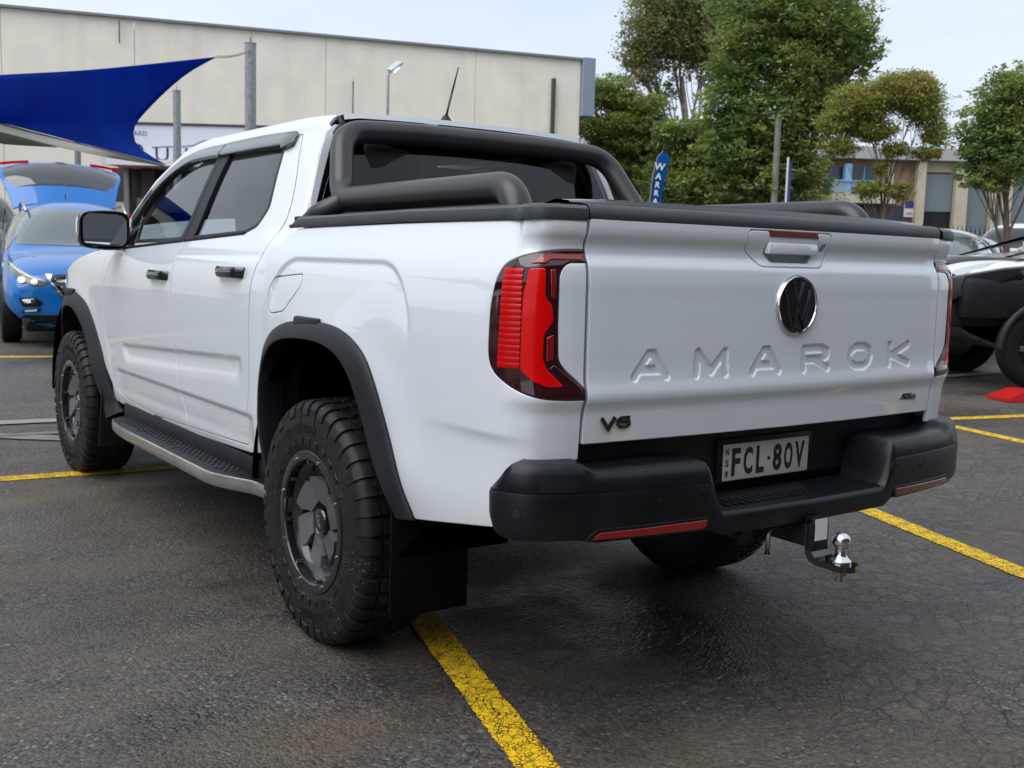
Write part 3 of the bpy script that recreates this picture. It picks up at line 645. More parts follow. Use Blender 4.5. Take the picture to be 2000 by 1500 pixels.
# exterior mirrors
for mi in (0, 1):
    sx = 1 if mi else -1
    def mir(u, v):
        return u
    P = []
    cx_, cy_, cz_ = sx*1.002, 2.36, 1.390
    for k, (t, sc) in enumerate([(-.055, .92), (-.062, .98), (-.05, 1.0), (-.01, 1.0), (.04, .93), (.085, .75), (.11, .45), (.12, .1)]):
        row = []
        for i in range(28):
            a = 2*math.pi*i/28; ca, sa = math.cos(a), math.sin(a); e = .42
            xx = math.copysign(abs(ca)**e, ca)*.130*sc; zz = math.copysign(abs(sa)**e, sa)*.098*sc
            if xx*sx > 0: zz *= 1-.10*abs(xx)/.14
            row.append((cx_+xx, cy_+t-.03*xx*sx/.14*1.0, cz_+zz+.0))
        P.append(row)
    hsg = grid_obj('wing_mirror', P, MT['gloss'], doors['front_door'][mi], close=True, flip=bool(1-mi))
    hsg.data.materials.append(PA)
    gp = []
    for i in range(28):
        a = 2*math.pi*i/28; ca, sa = math.cos(a), math.sin(a); e = .45; xx = math.copysign(abs(ca)**e, ca)*.112; zz = math.copysign(abs(sa)**e, sa)*.081
        gp.append((cx_+xx, cy_-.058-.03*xx*sx/.14-.004, cz_+zz))
    gp2 = gp+[(x, y+.01, z) for x, y, z in gp]; F = [tuple(range(28)) if sx < 0 else tuple(range(28))[::-1]]+[(i, (i+1) % 28, 28+(i+1) % 28, 28+i) for i in range(28)]
    obj_from('mirror_glass', gp2, F, MT['mirror'], hsg, smooth=False)
    P = [[(cx_+xx*1.006, cy_+t, cz_+zz) for (xx, zz) in [(sx*-.06, .0)]] for t in (0, 1)]
    MB().box((sx*.905, 2.39, 1.335), (.10, .07, .05), bev=.015).build('mirror_arm', MT['plastic'], hsg)
    cp_ = []
    for (t, sc) in [(-.028, 1.012), (.0, 1.015), (.045, .945), (.09, .76), (.116, .45), (.126, .1)]:
        row = []
        for i in range(15):
            a = math.pi*i/14-.0; ca, sa = math.cos(a), math.sin(a); e = .42
            xx = math.copysign(abs(ca)**e, ca)*.130*sc; zz = abs(sa)**e*.098*sc*(1 if sa > .01 else 0)-.012
            row.append((cx_+xx, cy_+t-.03*xx*sx/.14, cz_+zz))
        cp_.append(row)
    grid_obj('mirror_cap', cp_, PA, hsg, flip=bool(1-mi))
# --- wheel arches: liners and flares
def liner(y0, mi, r=.56):
    P = []
    for t in np.linspace(.0, math.pi, 26):
        P.append([(-.935, y0+r*math.cos(t), .42+min(r, .62)*math.sin(t)*1.08), (-.55, y0+(r+.02)*math.cos(t), .42+(r+.03)*math.sin(t)*1.08), (-.50, y0+.3*math.cos(t), .42+.3*math.sin(t))])
    P = np.array(P)*((-1, 1, 1) if mi else (1, 1, 1)); grid_obj('wheel_arch_liner', P, MT['dark'], truck, flip=bool(mi))
for mi in (0, 1): liner(0, mi); liner(3.2815, mi)
FO = [(.476, .50), (.470, .60), (.468, .76), (.456, .88), (.425, .965), (.36, 1.022), (.25, 1.060), (.10, 1.078), (-.05, 1.082), (-.17, 1.072), (-.27, 1.045), (-.36, .995), (-.43, .912), (-.49, .81), (-.545, .715), (-.595, .625), (-.632, .565), (-.637, .550)]
FI = [(.395, .50), (.405, .60), (.415, .74), (.405, .84), (.37, .925), (.31, .975), (.215, 1.005), (.09, 1.018), (-.04, 1.020), (-.14, 1.010), (-.225, .985), (-.295, .935), (-.35, .855), (-.395, .77), (-.440, .70), (-.495, .63), (-.545, .575), (-.575, .545)]
def flare(dy, sc_front, par, front=False):
    O = spline2(FO, 64); I = spline2(FI, 64)
    if front:
        O = O*(-1, 1)+(0, 0); I = I*(-1, 1)
        O = spline2([(2.36, .47), (2.44, .495), (2.50, .55), (2.56, .62), (2.63, .72), (2.72, .82), (2.81, .91), (2.92, .985), (3.08, 1.035), (3.26, 1.052), (3.45, 1.04), (3.60, .99), (3.70, .91), (3.745, .80), (3.75, .62)], 64)
        I = spline2([(2.60, .40), (2.64, .47), (2.69, .55), (2.745, .63), (2.80, .71), (2.87, .80), (2.95, .87), (3.04, .92), (3.15, .955), (3.28, .965), (3.42, .955), (3.53, .92), (3.61, .86), (3.65, .77), (3.655, .60)], 64)
    for mi in (0, 1):
        P = []
        for o_, i_ in zip(O, I):
            row = []
            for t, d in ((0, -.004), (0, .008), (.06, .013), (.35, .021), (.75, .030), (.95, .031), (1.0, .026), (1.0, .0), (.98, -.08)):
                a = o_*(1-t)+i_*t; f_ = cab_f if front else bed_f; y_, z_ = a[0], max(a[1], .5)
                x, yy, zz = f_(np.array([y_]), np.array([min(z_, 1.2)])); row.append((float(x[0])-d, y_, a[1]))
            P.append(row)
        P = np.array(P)*((-1, 1, 1) if mi else (1, 1, 1)); fl = grid_obj('wheel_arch_flare', P, MT['flare'], truck, flip=bool(mi), angle=32)
        yc = 3.26 if front else .02; zc = 1.052 if front else 1.078
        tb = MB(); tb.box((-.942*(-1 if mi else 1), yc+.03, zc-.008), (.030, .19, .046), bev=.010, taper=None); tb.build('flare_tab', MT['flare'], fl)
flare(0, 1, truck); flare(0, 1, truck, True)
for mi in (0, 1):
    sx = 1 if mi else -1
    m1 = MB(); m1.box((sx*.82, -.555, .41 if mi == 0 else .50), (.27, .010, .35 if mi == 0 else .15), bev=.003); m1.build('mud_flap', MT['flap'], truck)
    m1 = MB(); m1.box((sx*.80, 2.66, .40), (.30, .010, .34), Matrix.Rotation(.25, 3, 'X'), bev=.002); m1.build('mud_flap', MT['flare'], truck)
# --- running boards
for mi in (0, 1):
    sx = 1 if mi else -1
    O = spline2([(2.33, .86), (2.30, .955), (2.20, 1.005), (2.0, 1.03), (1.4, 1.035), (.92, 1.035), (.74, 1.030), (.60, .985), (.50, .95), (.20, .95)], 50)
    P = [[(sx*(u-.11), y, .452), (sx*(u-.012), y, .452), (sx*(u-.003), y, .449), (sx*u, y, .444)] for y, u in O]
    # tread slab
    top = np.vstack([[(y, u-.004) for y, u in O], [(.20, .80), (2.36, .80)]])
    rbd = panel('running_board', [top], lambda a, b: (-b, a, .452+0*a), MT['flare'], truck, st=.05, thick=.05, mirror=bool(mi), sgn=1)
    P = [[(sx*(u-.003), y, .4535), (sx*(u+.004), y, .451), (sx*(u+.006), y, .440), (sx*(u+.004), y, .412), (sx*(u-.004), y, .402), (sx*(u-.03), y, .400)] for y, u in O]
    grid_obj('trim_strip', P, MT['alu'], rbd, flip=bool(mi), angle=35)
    st_ = MB()
    for i in range(58):
        for j in range(4): st_.box((sx*(.880+.026*j+(.013 if i % 2 else 0)), .72+i*.024, .4545), (.011, .011, .004))
    so = st_.build('tread_studs', MT['rail'], rbd, smooth=False, angle=None)
    for y in (.82, 1.32, 1.84, 2.15): MB().box((sx*.965, y, .4545), (.06, .012, .0035)).build('tread_bar', MT['rail'], rbd)
    MB().box((sx*.86, 1.4, .475), (.10, 1.9, .10), bev=.01).build('sill_cover', MT['flare'], truck)
# --- underbody (dark)
ub = MB(); ub.box((0, 1.9, .62), (1.36, 4.1, .18)); ub.box((0, .0, .41), (1.5, .11, .11)); ub.box((.12, 0, .40), (.30, .30, .28), bev=.06)
for sx in (-1, 1): ub.box((sx*.48, 1.6, .56), (.09, 3.9, .14)); ub.box((sx*.52, .25, .37), (.07, 1.1, .04))
ub.cyl((0, .2, .45), (0, 2.2, .5), .04); ub.cyl((-.62, -.35, .40), (-.50, 0, .75), .035)
ub.box((0, 1.9, .40), (1.25, 2.6, .10)); ub.build('chassis', MT['dark'], truck)  # low belly box added to block light leaking under the truck
for mi in (0, 1):
    sx = 1 if mi else -1
    cc = MB(); cc.box((sx*.86, 1.42, .84), (.03, 2.3, .80)); cc.box((sx*.78, .47, 1.18), (.18, .012, .22)); cc.box((sx*.88, 1.42, .63), (.02, 1.9, .16))
    cc.build('inner_structure', MT['dark'], truck)
MB().box((0, -.35, 1.30), (1.45, 1.55, .03)).build('bed_floor', MT['dark'], truck)
MB().box((0, -1.115, 1.1), (1.44, .012, .52)).build('tailgate_inner', MT['dark'], truck)
# --- cabin interior
it = MB(); it.box((0, 1.5, 1.0), (1.66, 2.0, .06)); cab_int = it.build('cabin_floor', MT['dark'], truck)
for sx in (-1, 1):
    for y, nm in ((1.62, 'front_seat'), (.80, 'rear_seat')):
        s_ = MB(); s_.box((sx*.40, y-.20, 1.30), (.50, .14, .62), Matrix.Rotation(-.22, 3, 'X'), bev=.05); s_.box((sx*.40, y+.05, 1.03), (.50, .5, .14), bev=.05)
        o = s_.build(nm, MT['seat'], truck)
        h = MB(); h.box((sx*.40, y-.285, 1.665), (.26, .10, .15), Matrix.Rotation(-.15, 3, 'X'), bev=.04); h.build('headrest', MT['seat'], o)
MB().box((0, 2.28, 1.20), (1.6, .34, .24), bev=.06).build('dashboard', MT['seat'], truck)
V, F = tube_vf([(.38+.18*math.cos(t), 2.02+.05*math.sin(t), 1.27+.175*math.sin(t)) for t in np.linspace(0, 2*math.pi, 25)], .014, 8, cap=False); obj_from('steering_wheel', V, F, MT['seat'], truck)
P = []
for k in np.linspace(0, 1, 12):
    y = 1.75+k*.80; z = 1.845-.52*k**1.25; w = .585+.25*k
    P.append([(x*w, y+.10*(1-abs(x)**2)*k, z-.005-.05*abs(x)**3*(1-k)) for x in np.linspace(-1, 1, 17)])
grid_obj('windscreen', P, MT['glasscl'], truck)
P = [[(x*.60, y, 1.80) for x in (-1, 1)] for y in (.45, 1.8)]
MB().box((0, 1.16, 1.79), (1.12, 1.12, .015)).build('headlining', mat('grey_headlining', (.25, .25, .25), .9), truck)

# --- rear bumper
bp_pl = np.array([(.948, -1.052), (.957, -1.085), (.948, -1.125), (.915, -1.170), (.86, -1.205), (.78, -1.235), (.6, -1.268), (.3, -1.295), (0, -1.305)])
bq = spline2(bp_pl, 200); bs = np.r_[0, np.cumsum(np.hypot(*np.diff(bq, axis=0).T))]; bt = np.gradient(bq, axis=0); bt /= np.linalg.norm(bt, axis=1)[:, None]
secC = [(-.10, .612), (-.02, .606), (-.004, .612), (.0, .630), (.0, .668), (.001, .722), (-.001, .7285), (-.003, .7285), (-.001, .734), (-.010, .770), (-.016, .792), (-.026, .801), (-.06, .804), (-.16, .806)]
secP = [(-.10, .604), (-.02, .597), (-.004, .603), (.0, .630), (.0, .668), (.001, .722), (-.001, .7285), (-.003, .7285), (-.001, .734), (-.006, .757), (-.012, .772), (-.024, .781), (-.06, .784), (-.16, .786)]
secM = [(-.10, .585), (-.01, .580), (-.001, .584), (.0, .592), (.0, .602), (.0, .612), (.0, .620), (.0, .628), (-.002, .636), (-.010, .6435), (-.03, .646), (-.10, .648), (-.145, .650), (-.165, .654)]
secC, secP, secM = map(np.array, (secC, secP, secM)); P = []
for i in range(len(bs)*1):
    pass
for s_ in np.unique(np.r_[np.linspace(0, bs[-1], 90), bs[-1]-np.linspace(.30, .44, 24)]):
    u = np.interp(s_, bs, bq[:, 0]); y = np.interp(s_, bs, bq[:, 1]); tx = np.interp(s_, bs, bt[:, 0]); ty = np.interp(s_, bs, bt[:, 1]); nx, ny = -ty, tx
    k1 = float(smst(np.array(u), .74, .80)); k2 = float(smst(np.array(u), .345, .405)); sec = secM*(1-k2)+(secP*(1-k1)+secC*k1)*k2
    f_ = float(smst(np.array(-y), .93, 1.15)); low = (1-f_)*.10
    row = [(-(u+nx*a), y+ny*a, z+(low*.15*0)) for a, z in sec]
    e = max(0., min(1., (-1.045-y)/.09)); e = math.sqrt(1-(1-e)**2)*.72+.28
    if y > -1.145: row = [(x_, y_-.5*max(0, z_-.74)*(1-min(1, max(0, (-1.08-y)/.065))), .715+(z_-.715)*(e if z_ < .79 else e)) for x_, y_, z_ in row]
    P.append(row)
P = np.array(P); full = np.concatenate([P, (P[::-1]*(-1, 1, 1))[1:]], 0)
bump = grid_obj('rear_bumper', full, MT['plastic'], truck, angle=34, flip=False)
MB().box((0, -1.105, .735), (1.50, .012, .26)).build('bumper_backing', MT['flare'], bump)
MB().box((0, -1.02, .645), (1.80, .22, .06)).build('bumper_core', MT['dark'], bump)
for sx in (-1, 1):
    f_ = lambda x, z: (x, -np.interp(np.abs(x), bq[::-1, 0], -bq[::-1, 1])-.001, z+0*x)
    rf = rnd([(-.775, .610), (-.745, .640), (-.41, .640), (-.405, .618), (-.42, .605)], .004, 2) if sx < 0 else rnd([(.775, .610), (.745, .640), (.41, .640), (.405, .618), (.42, .605)], .004, 2)
    ro = rnd([(-.785, .607), (-.750, .637), (-.402, .638), (-.397, .615), (-.41, .602)], .004, 2)*((1 if sx < 0 else -1), 1)
    fr = panel('reflector_frame', [ro], f_, MT['plastic'], bump, st=.03, thick=.01, off=.0012)
    rf = rnd([(-.765, .611), (-.742, .627), (-.41, .631), (-.408, .617), (-.42, .607)], .003, 2)*((1 if sx < 0 else -1), 1)
    panel('reflector', [rf], f_, MT['redmid'] if sx < 0 else MT['amber'], fr, st=.03, thick=.006, off=.003)
    for x, z, r_ in ((.93, .676, .013), (.56, .690, .012), (.42, .705, .010)):
        i_ = np.argmin(abs(bq[:, 0]-x)) if x < .9 else np.argmin(abs(bq[:, 1]+1.15))
        px_, py_ = bq[i_]; nx, ny = -bt[i_][1], bt[i_][0]
        mb = MB(); mb.cyl((sx*(px_-nx*.004), py_-ny*.004, z), (sx*(px_+nx*.0025), py_+ny*.0025, z), r_, r_*.85, 20); mb.build('parking_sensor', MT['gloss'] if x > .9 else MT['plastic'], bump)
# step tread
mb = MB()
for i in range(14):
    for j in range(2): mb.box((-.29+i*.030, -1.21-.035*j, .6485), (.016, .026, .005), bev=.002)
mb.build('step_tread', MT['plastic'], bump)
# plate
pf = MB(); pf.box((0, -1.114, .729), (.410, .016, .150), bev=.004); pf = pf.build('plate_holder', MT['flare'], truck)
pz = .7345
pl_ = MB(); pl_.box((0, -1.125, pz), (.372, .003, .107), bev=.001); pl_ = pl_.build('number_plate', MT['plate'], pf)
PX = basis((1, 0, 0), (0, 0, 1), (0, -1.1268, pz))
def plate_text(x, ch, h, w, z=0, bold=.004):
    o = text_mesh('plate_characters', ch, h/.70, MT['blackprint'], pl_, .0008, None, bold=bold)
    xs_ = [v.co.x for v in o.data.vertices]; ys_ = [v.co.y for v in o.data.vertices]; sw = w/(max(xs_)-min(xs_)); sh = h/(max(ys_)-min(ys_)); mx_, my_ = (max(xs_)+min(xs_))/2, (max(ys_)+min(ys_))/2
    for v in o.data.vertices: v.co.x = (v.co.x-mx_)*sw+x; v.co.y = (v.co.y-my_)*sh+z
    o.data.transform(PX); return o
for ch, x, w in (('F', -.133, .036), ('C', -.082, .038), ('L', -.030, .034), ('8', .045, .038), ('O', .095, .038), ('V', .146, .042)): plate_text(x, ch, .082, w)
mb = MB(); c = PX @ Vector((.007, 0, 0)); mb.cyl(c, c+Vector((0, -.001, 0)), .006, n=12); mb.build('plate_characters', MT['blackprint'], pl_)
for k, ch in enumerate('NSW'): plate_text(-.171, ch, .020, .014, .032-.033*k, .0005)
text_mesh('frame_print', 'W', .022, MT['white'], pf, .0005, basis((1, 0, 0), (0, 0, 1), (-.012, -1.1228, .6655)), sx=1.0)
text_mesh('frame_print', 'M', .022, MT['white'], pf, .0005, basis((1, 0, 0), (0, 0, 1), (.014, -1.1228, .6655)), sx=1.0)
# towbar
tb = MB(); tb.box((0, -1.20, .545), (.066, .36, .066), bev=.005); tb.box((0, -1.375, .545), (.080, .018, .080), bev=.006); tb = tb.build('tow_receiver', MT['plastic'], truck)
P = fillet([(0, -1.30, .548), (0, -1.345, .548), (0, -1.345, .46), (0, -1.47, .46)], .02)
# tongue side profile (y,z), extruded in x
prf = [(-1.34, .600), (-1.362, .600), (-1.362, .520), (-1.366, .503), (-1.378, .490), (-1.395, .485), (-1.47, .485), (-1.47, .468), (-1.385, .468), (-1.36, .474), (-1.345, .492), (-1.34, .515)]
w = .037; n = len(prf); V = [(sx*w, y-.02, z-.0) for sx in (-1, 1) for y, z in prf]; F = [tuple(range(n)), tuple(range(n, 2*n))[::-1]]+[(i, n+i, n+(i+1) % n, (i+1) % n) for i in range(n)]
tg_ = obj_from('tow_tongue', V, F, MT['gloss'], tb, True, angle=25)
mb = MB(); mb.cyl((0, -1.472, .468), (0, -1.472, .4855), .036, n=28); mb.build('ball_plate', MT['gloss'], tb)
V = []; 
lathe('tow_ball', [(.030, .0), (.030, .008), (.026, .012), (.019, .018), (.0155, .026), (.0145, .038)]+[(.0255*math.sin(a), .062-.0255*math.cos(a)) for a in np.linspace(.60, 3.1, 14)], (0, -1.458, .485), MT['chrome'], tb, n=32, ax='z', sgn=1)
mb = MB(); mb.cyl((0, -1.458, .468), (0, -1.458, .450), .019, n=6); mb.cyl((0, -1.458, .45), (0, -1.458, .432), .0105, n=14); mb.build('tow_ball_nut', mat('brassy_nut', (.30, .27, .20), .35, metal=.9), tb)
stk = MB(); stk.box((.004, -1.3835, .563), (.054, .0012, .062)); stk = stk.build('sticker', mat('paper_label', (.62, .63, .66), .45), tb)
V, F = tube_vf(fillet([(-.038, -1.27, .552), (-.085, -1.27, .552), (-.092, -1.275, .49)], .02, 6), .0075, 12); obj_from('hitch_pin', V, F, MT['steel'], tb)
mb = MB(); mb.cyl((-.091, -1.275, .492), (-.091, -1.275, .478), .005, .010, 12); mb.build('pin_clip', MT['gloss'], tb)
tb.location.y = .048
so = MB(); so.box((-.20, -1.24, .565), (.075, .06, .045), bev=.008); so.cyl((-.20, -1.25, .555), (-.20, -1.285, .545), .026, n=20); so.box((-.20, -1.283, .575), (.055, .012, .012), bev=.003); so.build('trailer_socket', MT['plastic'], tb)

# --- wheels
def make_wheel():
    w = empty('wheel'); w.parent = truck
    Rr = .412; hw = .1425
    prof = [(.222, -.118), (.236, -.131), (.262, -.139), (.300, -.1415), (.335, -.141), (.362, -.138), (.384, -.132), (.398, -.120), (.4035, -.105), (.4045, -.06), (.405, 0)]
    prof = prof+[(r_, -x) for r_, x in prof[:-1][::-1]]; n = 96; V = []; F = []
    for r_, x in prof:
        for i in range(n): t = 2*math.pi*i/n; V.append((x, r_*math.cos(t), r_*math.sin(t)))
    for i in range(len(prof)-1):
        for k in range(n): j = (k+1) % n; F.append((i*n+k, (i+1)*n+k, (i+1)*n+j, i*n+j))
    mb = MB(); mb.add(V, F)
    def block(pts, r0, r1, xf=None):
        """pts = list of (x, theta) quad; radial extrusion"""
        m_ = len(pts); V = [(x, r_*math.cos(t), r_*math.sin(t)) for r_ in (r0, r1) for x, t in (pts if r_ == r0 else [((x-np.mean([p[0] for p in pts]))*.93+np.mean([p[0] for p in pts]), (t-np.mean([p[1] for p in pts]))*.90+np.mean([p[1] for p in pts])) for x, t in pts])]
        F = [tuple(range(m_, 2*m_))]+[(i, (i+1) % m_, m_+(i+1) % m_, m_+i) for i in range(m_)]; mb.add(V, F)
    NB = 42; dt = 2*math.pi/NB
    for i in range(NB):
        t = i*dt
        for sx in (-1, 1):
            tt = t+(dt/2 if sx > 0 else 0)
            # shoulder block wrapping over the edge
            a = .36*dt; l = -.035 if i % 2 else .0
            V = []
            for (x, r_) in ((.083, .412), (.112, .411), (.128, .402), (.139+l*0, .386), (.143, .362+l*.8)):
                for s_ in (-1, 1): V.append((sx*x, r_*math.cos(tt+s_*a*.9), r_*math.sin(tt+s_*a*.9)))
            for (x, r_) in ((.083, .398), (.112, .398), (.120, .392), (.131, .378), (.137, .355+l*.8)):
                for s_ in (-1, 1): V.append((sx*x, r_*math.cos(tt+s_*a), r_*math.sin(tt+s_*a)))
            F = []
            for q in range(4):
                F.append((2*q, 2*q+2, 2*q+3, 2*q+1)); F.append((2*q, 10+2*q, 12+2*q, 2*q+2)); F.append((2*q+1, 2*q+3, 13+2*q, 11+2*q))
            F += [(0, 1, 11, 10), (8, 18, 19, 9)]
            if sx < 0: F = [f_[::-1] for f_ in F]
            mb.add(V, F)
            # sipes lug line lower on wall
            block([(sx*.040, tt-a*1.0), (sx*.076, tt-a*.7), (sx*.076, tt+a*.9), (sx*.058, tt+a*1.1), (sx*.058, tt+a*.5), (sx*.040, tt+a*.4)][::sx], .398, .4125)
        for k in range(1): 
            block([(-.030, t-.42*dt), (.000, t-.30*dt), (.0, t+.18*dt), (-.030, t+.06*dt)], .398, .4125)
            block([(.003, t-.02*dt), (.033, t-.14*dt), (.033, t+.34*dt), (.003, t+.46*dt)], .398, .4125)
    # raised side-wall ring and ribs
    for i in range(120):
        t = 2*math.pi*i/120
        if (i % 60) < 34: 
            V = [(-x, r_*math.cos(t+s_), r_*math.sin(t+s_)) for s_ in (-.010, .010) for x, r_ in ((.1395, .300), (.1432, .302), (.1430, .330), (.140, .333))]; mb.add(V, [(1, 2, 6, 5), (0, 1, 5, 4), (2, 3, 7, 6), (0, 3, 2, 1), (4, 5, 6, 7)])
    for i in range(26):
        t = 2*math.pi*(i/30)+.3
        V = [(-x, r_*math.cos(t+s_), r_*math.sin(t+s_)) for s_ in (-.045, .045) for x, r_ in ((.139, .262), (.1425, .264), (.1427, .284), (.140, .286))]; mb.add(V, [(1, 2, 6, 5), (0, 1, 5, 4), (2, 3, 7, 6), (0, 3, 2, 1), (4, 5, 6, 7)])
    mb.build('tyre', MT['rubber'], w, angle=30)
    # rim (outer side at -x)
    def lat(prof, m_, nm, par, n=64, angle=30, ):
        V = []; F = []
        for r_, x in prof:
            for i in range(n): t = 2*math.pi*i/n; V.append((x, r_*math.cos(t), r_*math.sin(t)))
        for i in range(len(prof)-1):
            for k in range(n): j = (k+1) % n; F.append((i*n+k, (i+1)*n+k, (i+1)*n+j, i*n+j))
        return obj_from(nm, V, F, m_, par, True, angle=angle)
    rim = lat([(.236, -.122), (.243, -.130), (.241, -.137), (.233, -.139), (.212, -.137), (.208, -.133), (.206, -.10), (.196, -.085), (.190, .02), (.19, .12), (.235, .125)], MT['rimblk'], 'rim', w)
    lat([(.001, .02), (.19, .03)], MT['dark'], 'brake_shield', rim, n=32)
    # bead ring bolts
    for i in range(8):
        t = 2*math.pi*(i+.4)/8; c_ = Vector((-.137, .222*math.cos(t), .222*math.sin(t))); b_ = MB(); b_.cyl(c_, c_+Vector((-.006, 0, 0)), .0065, .0055, 10); b_.build('rim_bolt', MT['steel'], rim)
        r3 = .2015; c2 = Vector((-.118, r3*math.cos(t+.3), r3*math.sin(t+.3))); b_ = MB(); b_.box(c2, (.020, .010, .010)); b_.build('rim_lug', MT['steel'], rim)
    # turbine spokes: saw-tooth disc
    NS = 6; face = []; rr0, rr1 = .072, .184; mb = MB()
    for i in range(NS):
        t0 = 2*math.pi*i/NS+.25; dt_ = 2*math.pi/NS
        A0 = (rr0, t0); outl = [(rr0, t0), (.10, t0-.02), (.135, t0-.10), (rr1, t0-.02), (rr1, t0+.25), (rr1, t0+.66), (.165, t0+.74), (.128, t0+.84), (.092, t0+.95), (rr0, t0+dt_+.05)]
        m_ = len(outl); 
        def pt(r_, t, d): return (d, r_*math.cos(t), r_*math.sin(t))
        dep = [-.078, -.081, -.084, -.082, -.077, -.072, -.068, -.068, -.070, -.072]
        V = [pt(r_, t, -.078+.0*k) for k, (r_, t) in enumerate(outl)]+[pt(r_*.985, t, -.045) for r_, t in outl]
        V = [pt(.072+(r_-.072)*.72, t, dep[k]-.030+.14*(.15-r_)) for k, (r_, t) in enumerate(outl)]+[pt(.072+(r_-.072)*.72, t, dep[k]) for k, (r_, t) in enumerate(outl)]
        F = [tuple(range(m_))[::-1]]+[(k, (k+1) % m_, m_+(k+1) % m_, m_+k) for k in range(m_)]; mb2 = MB(); mb2.add(V, F)
        sp = mb2.build('spoke', MT['rim'], rim, angle=20)
    lat([(.203, -.108), (.188, -.100), (.176, -.085), (.170, -.078), (.158, -.078), (.150, -.092), (.146, -.094), (.143, -.085), (.142, -.04)], MT['rimblk'], 'spoke_ring', rim)
    lat([(.082, -.045), (.080, -.080), (.074, -.088), (.066, -.088), (.062, -.080), (.058, -.055), (.03, -.05)], MT['rim'], 'hub', rim)
    hc = lat([(.043, -.050), (.042, -.094), (.038, -.100), (.030, -.102), (.001, -.1025)], MT['gloss'], 'hub_cap', rim, n=40)
    for i in range(6):
        t = 2*math.pi*i/6; c_ = Vector((-.055, .0535*math.cos(t), .0535*math.sin(t))); b_ = MB(); b_.cyl(c_, c_+Vector((-.022, 0, 0)), .009, .0075, 6); b_.build('wheel_nut', MT['rimblk'], rim)
    # cap emblem: slanted white strokes
    e_ = strokes_vf([[(-.020, .006), (-.014, -.006), (-.008, .006)], [(-.005, .006), (.005, .006)], [(.001, .006), (-.003, -.006)], [(.009, -.006), (.020, .006)], [(.010, .006), (.019, -.006)]], .0035, 0, .001)
    mt_ = basis((0, -.55, .83), (0, -.83, -.55), (-.1028, 0, 0)); mt_ = basis((0, -.35, -.93), (0, .93, -.35), (-.1028, 0, 0)); e_.V = [tuple(mt_ @ Vector(v)) for v in e_.V]; e_.build('cap_print', MT['white'], rim)
    return w
w0 = make_wheel(); w0.location = (-.8205, 0, .4085)
for i, (x, y, rz, rx) in enumerate([(-.8205, 3.2815, 0, 1.1), (.8205, 0, math.pi, .5), (.8205, 3.2815, math.pi, 2.)]):
    c = copy_tree(w0); c.parent = truck; c.location = (x, y, .4085); c.rotation_euler = (rx, 0, rz)

# ================================================================== GROUND
CX, CY = -2.4534, -3.2518
def zg(x, y):
    r_ = math.hypot(x-CX, y-CY); return .016*(min(max(r_, 6.5), 30)-6.5)
def node_mat(name):
    m = bpy.data.materials.new(name); m.use_nodes = True; return m, m.node_tree.nodes, m.node_tree.links, m.node_tree.nodes['Principled BSDF']
def N_(n, t, **k):
    x = n.new(t)
    for a, b in k.items():
        if hasattr(x, a): setattr(x, a, b)
        else: x.inputs[a.replace('_', ' ')].default_value = b
    return x
def mrange(n, l, src, a, b, c=0., d=1.):
    x = n.new('ShaderNodeMapRange'); x.inputs[1].default_value = a; x.inputs[2].default_value = b; x.inputs[3].default_value = c; x.inputs[4].default_value = d; l.new(src, x.inputs[0]); return x.outputs[0]
def mixc(n, l, f, a, b, mode='MIX'):
    x = n.new('ShaderNodeMixRGB'); x.blend_type = mode
    for i, v in ((0, f), (1, a), (2, b)):
        if isinstance(v, (int, float)): x.inputs[i].default_value = v
        elif isinstance(v, tuple): x.inputs[i].default_value = (*v, 1)
        else: l.new(v, x.inputs[i])
    return x.outputs[0]
def math_(n, l, op, a, b=0.):
    x = n.new('ShaderNodeMath'); x.operation = op
    for i, v in ((0, a), (1, b)):
        if isinstance(v, (int, float)): x.inputs[i].default_value = v
        else: l.new(v, x.inputs[i])
    return x.outputs[0]
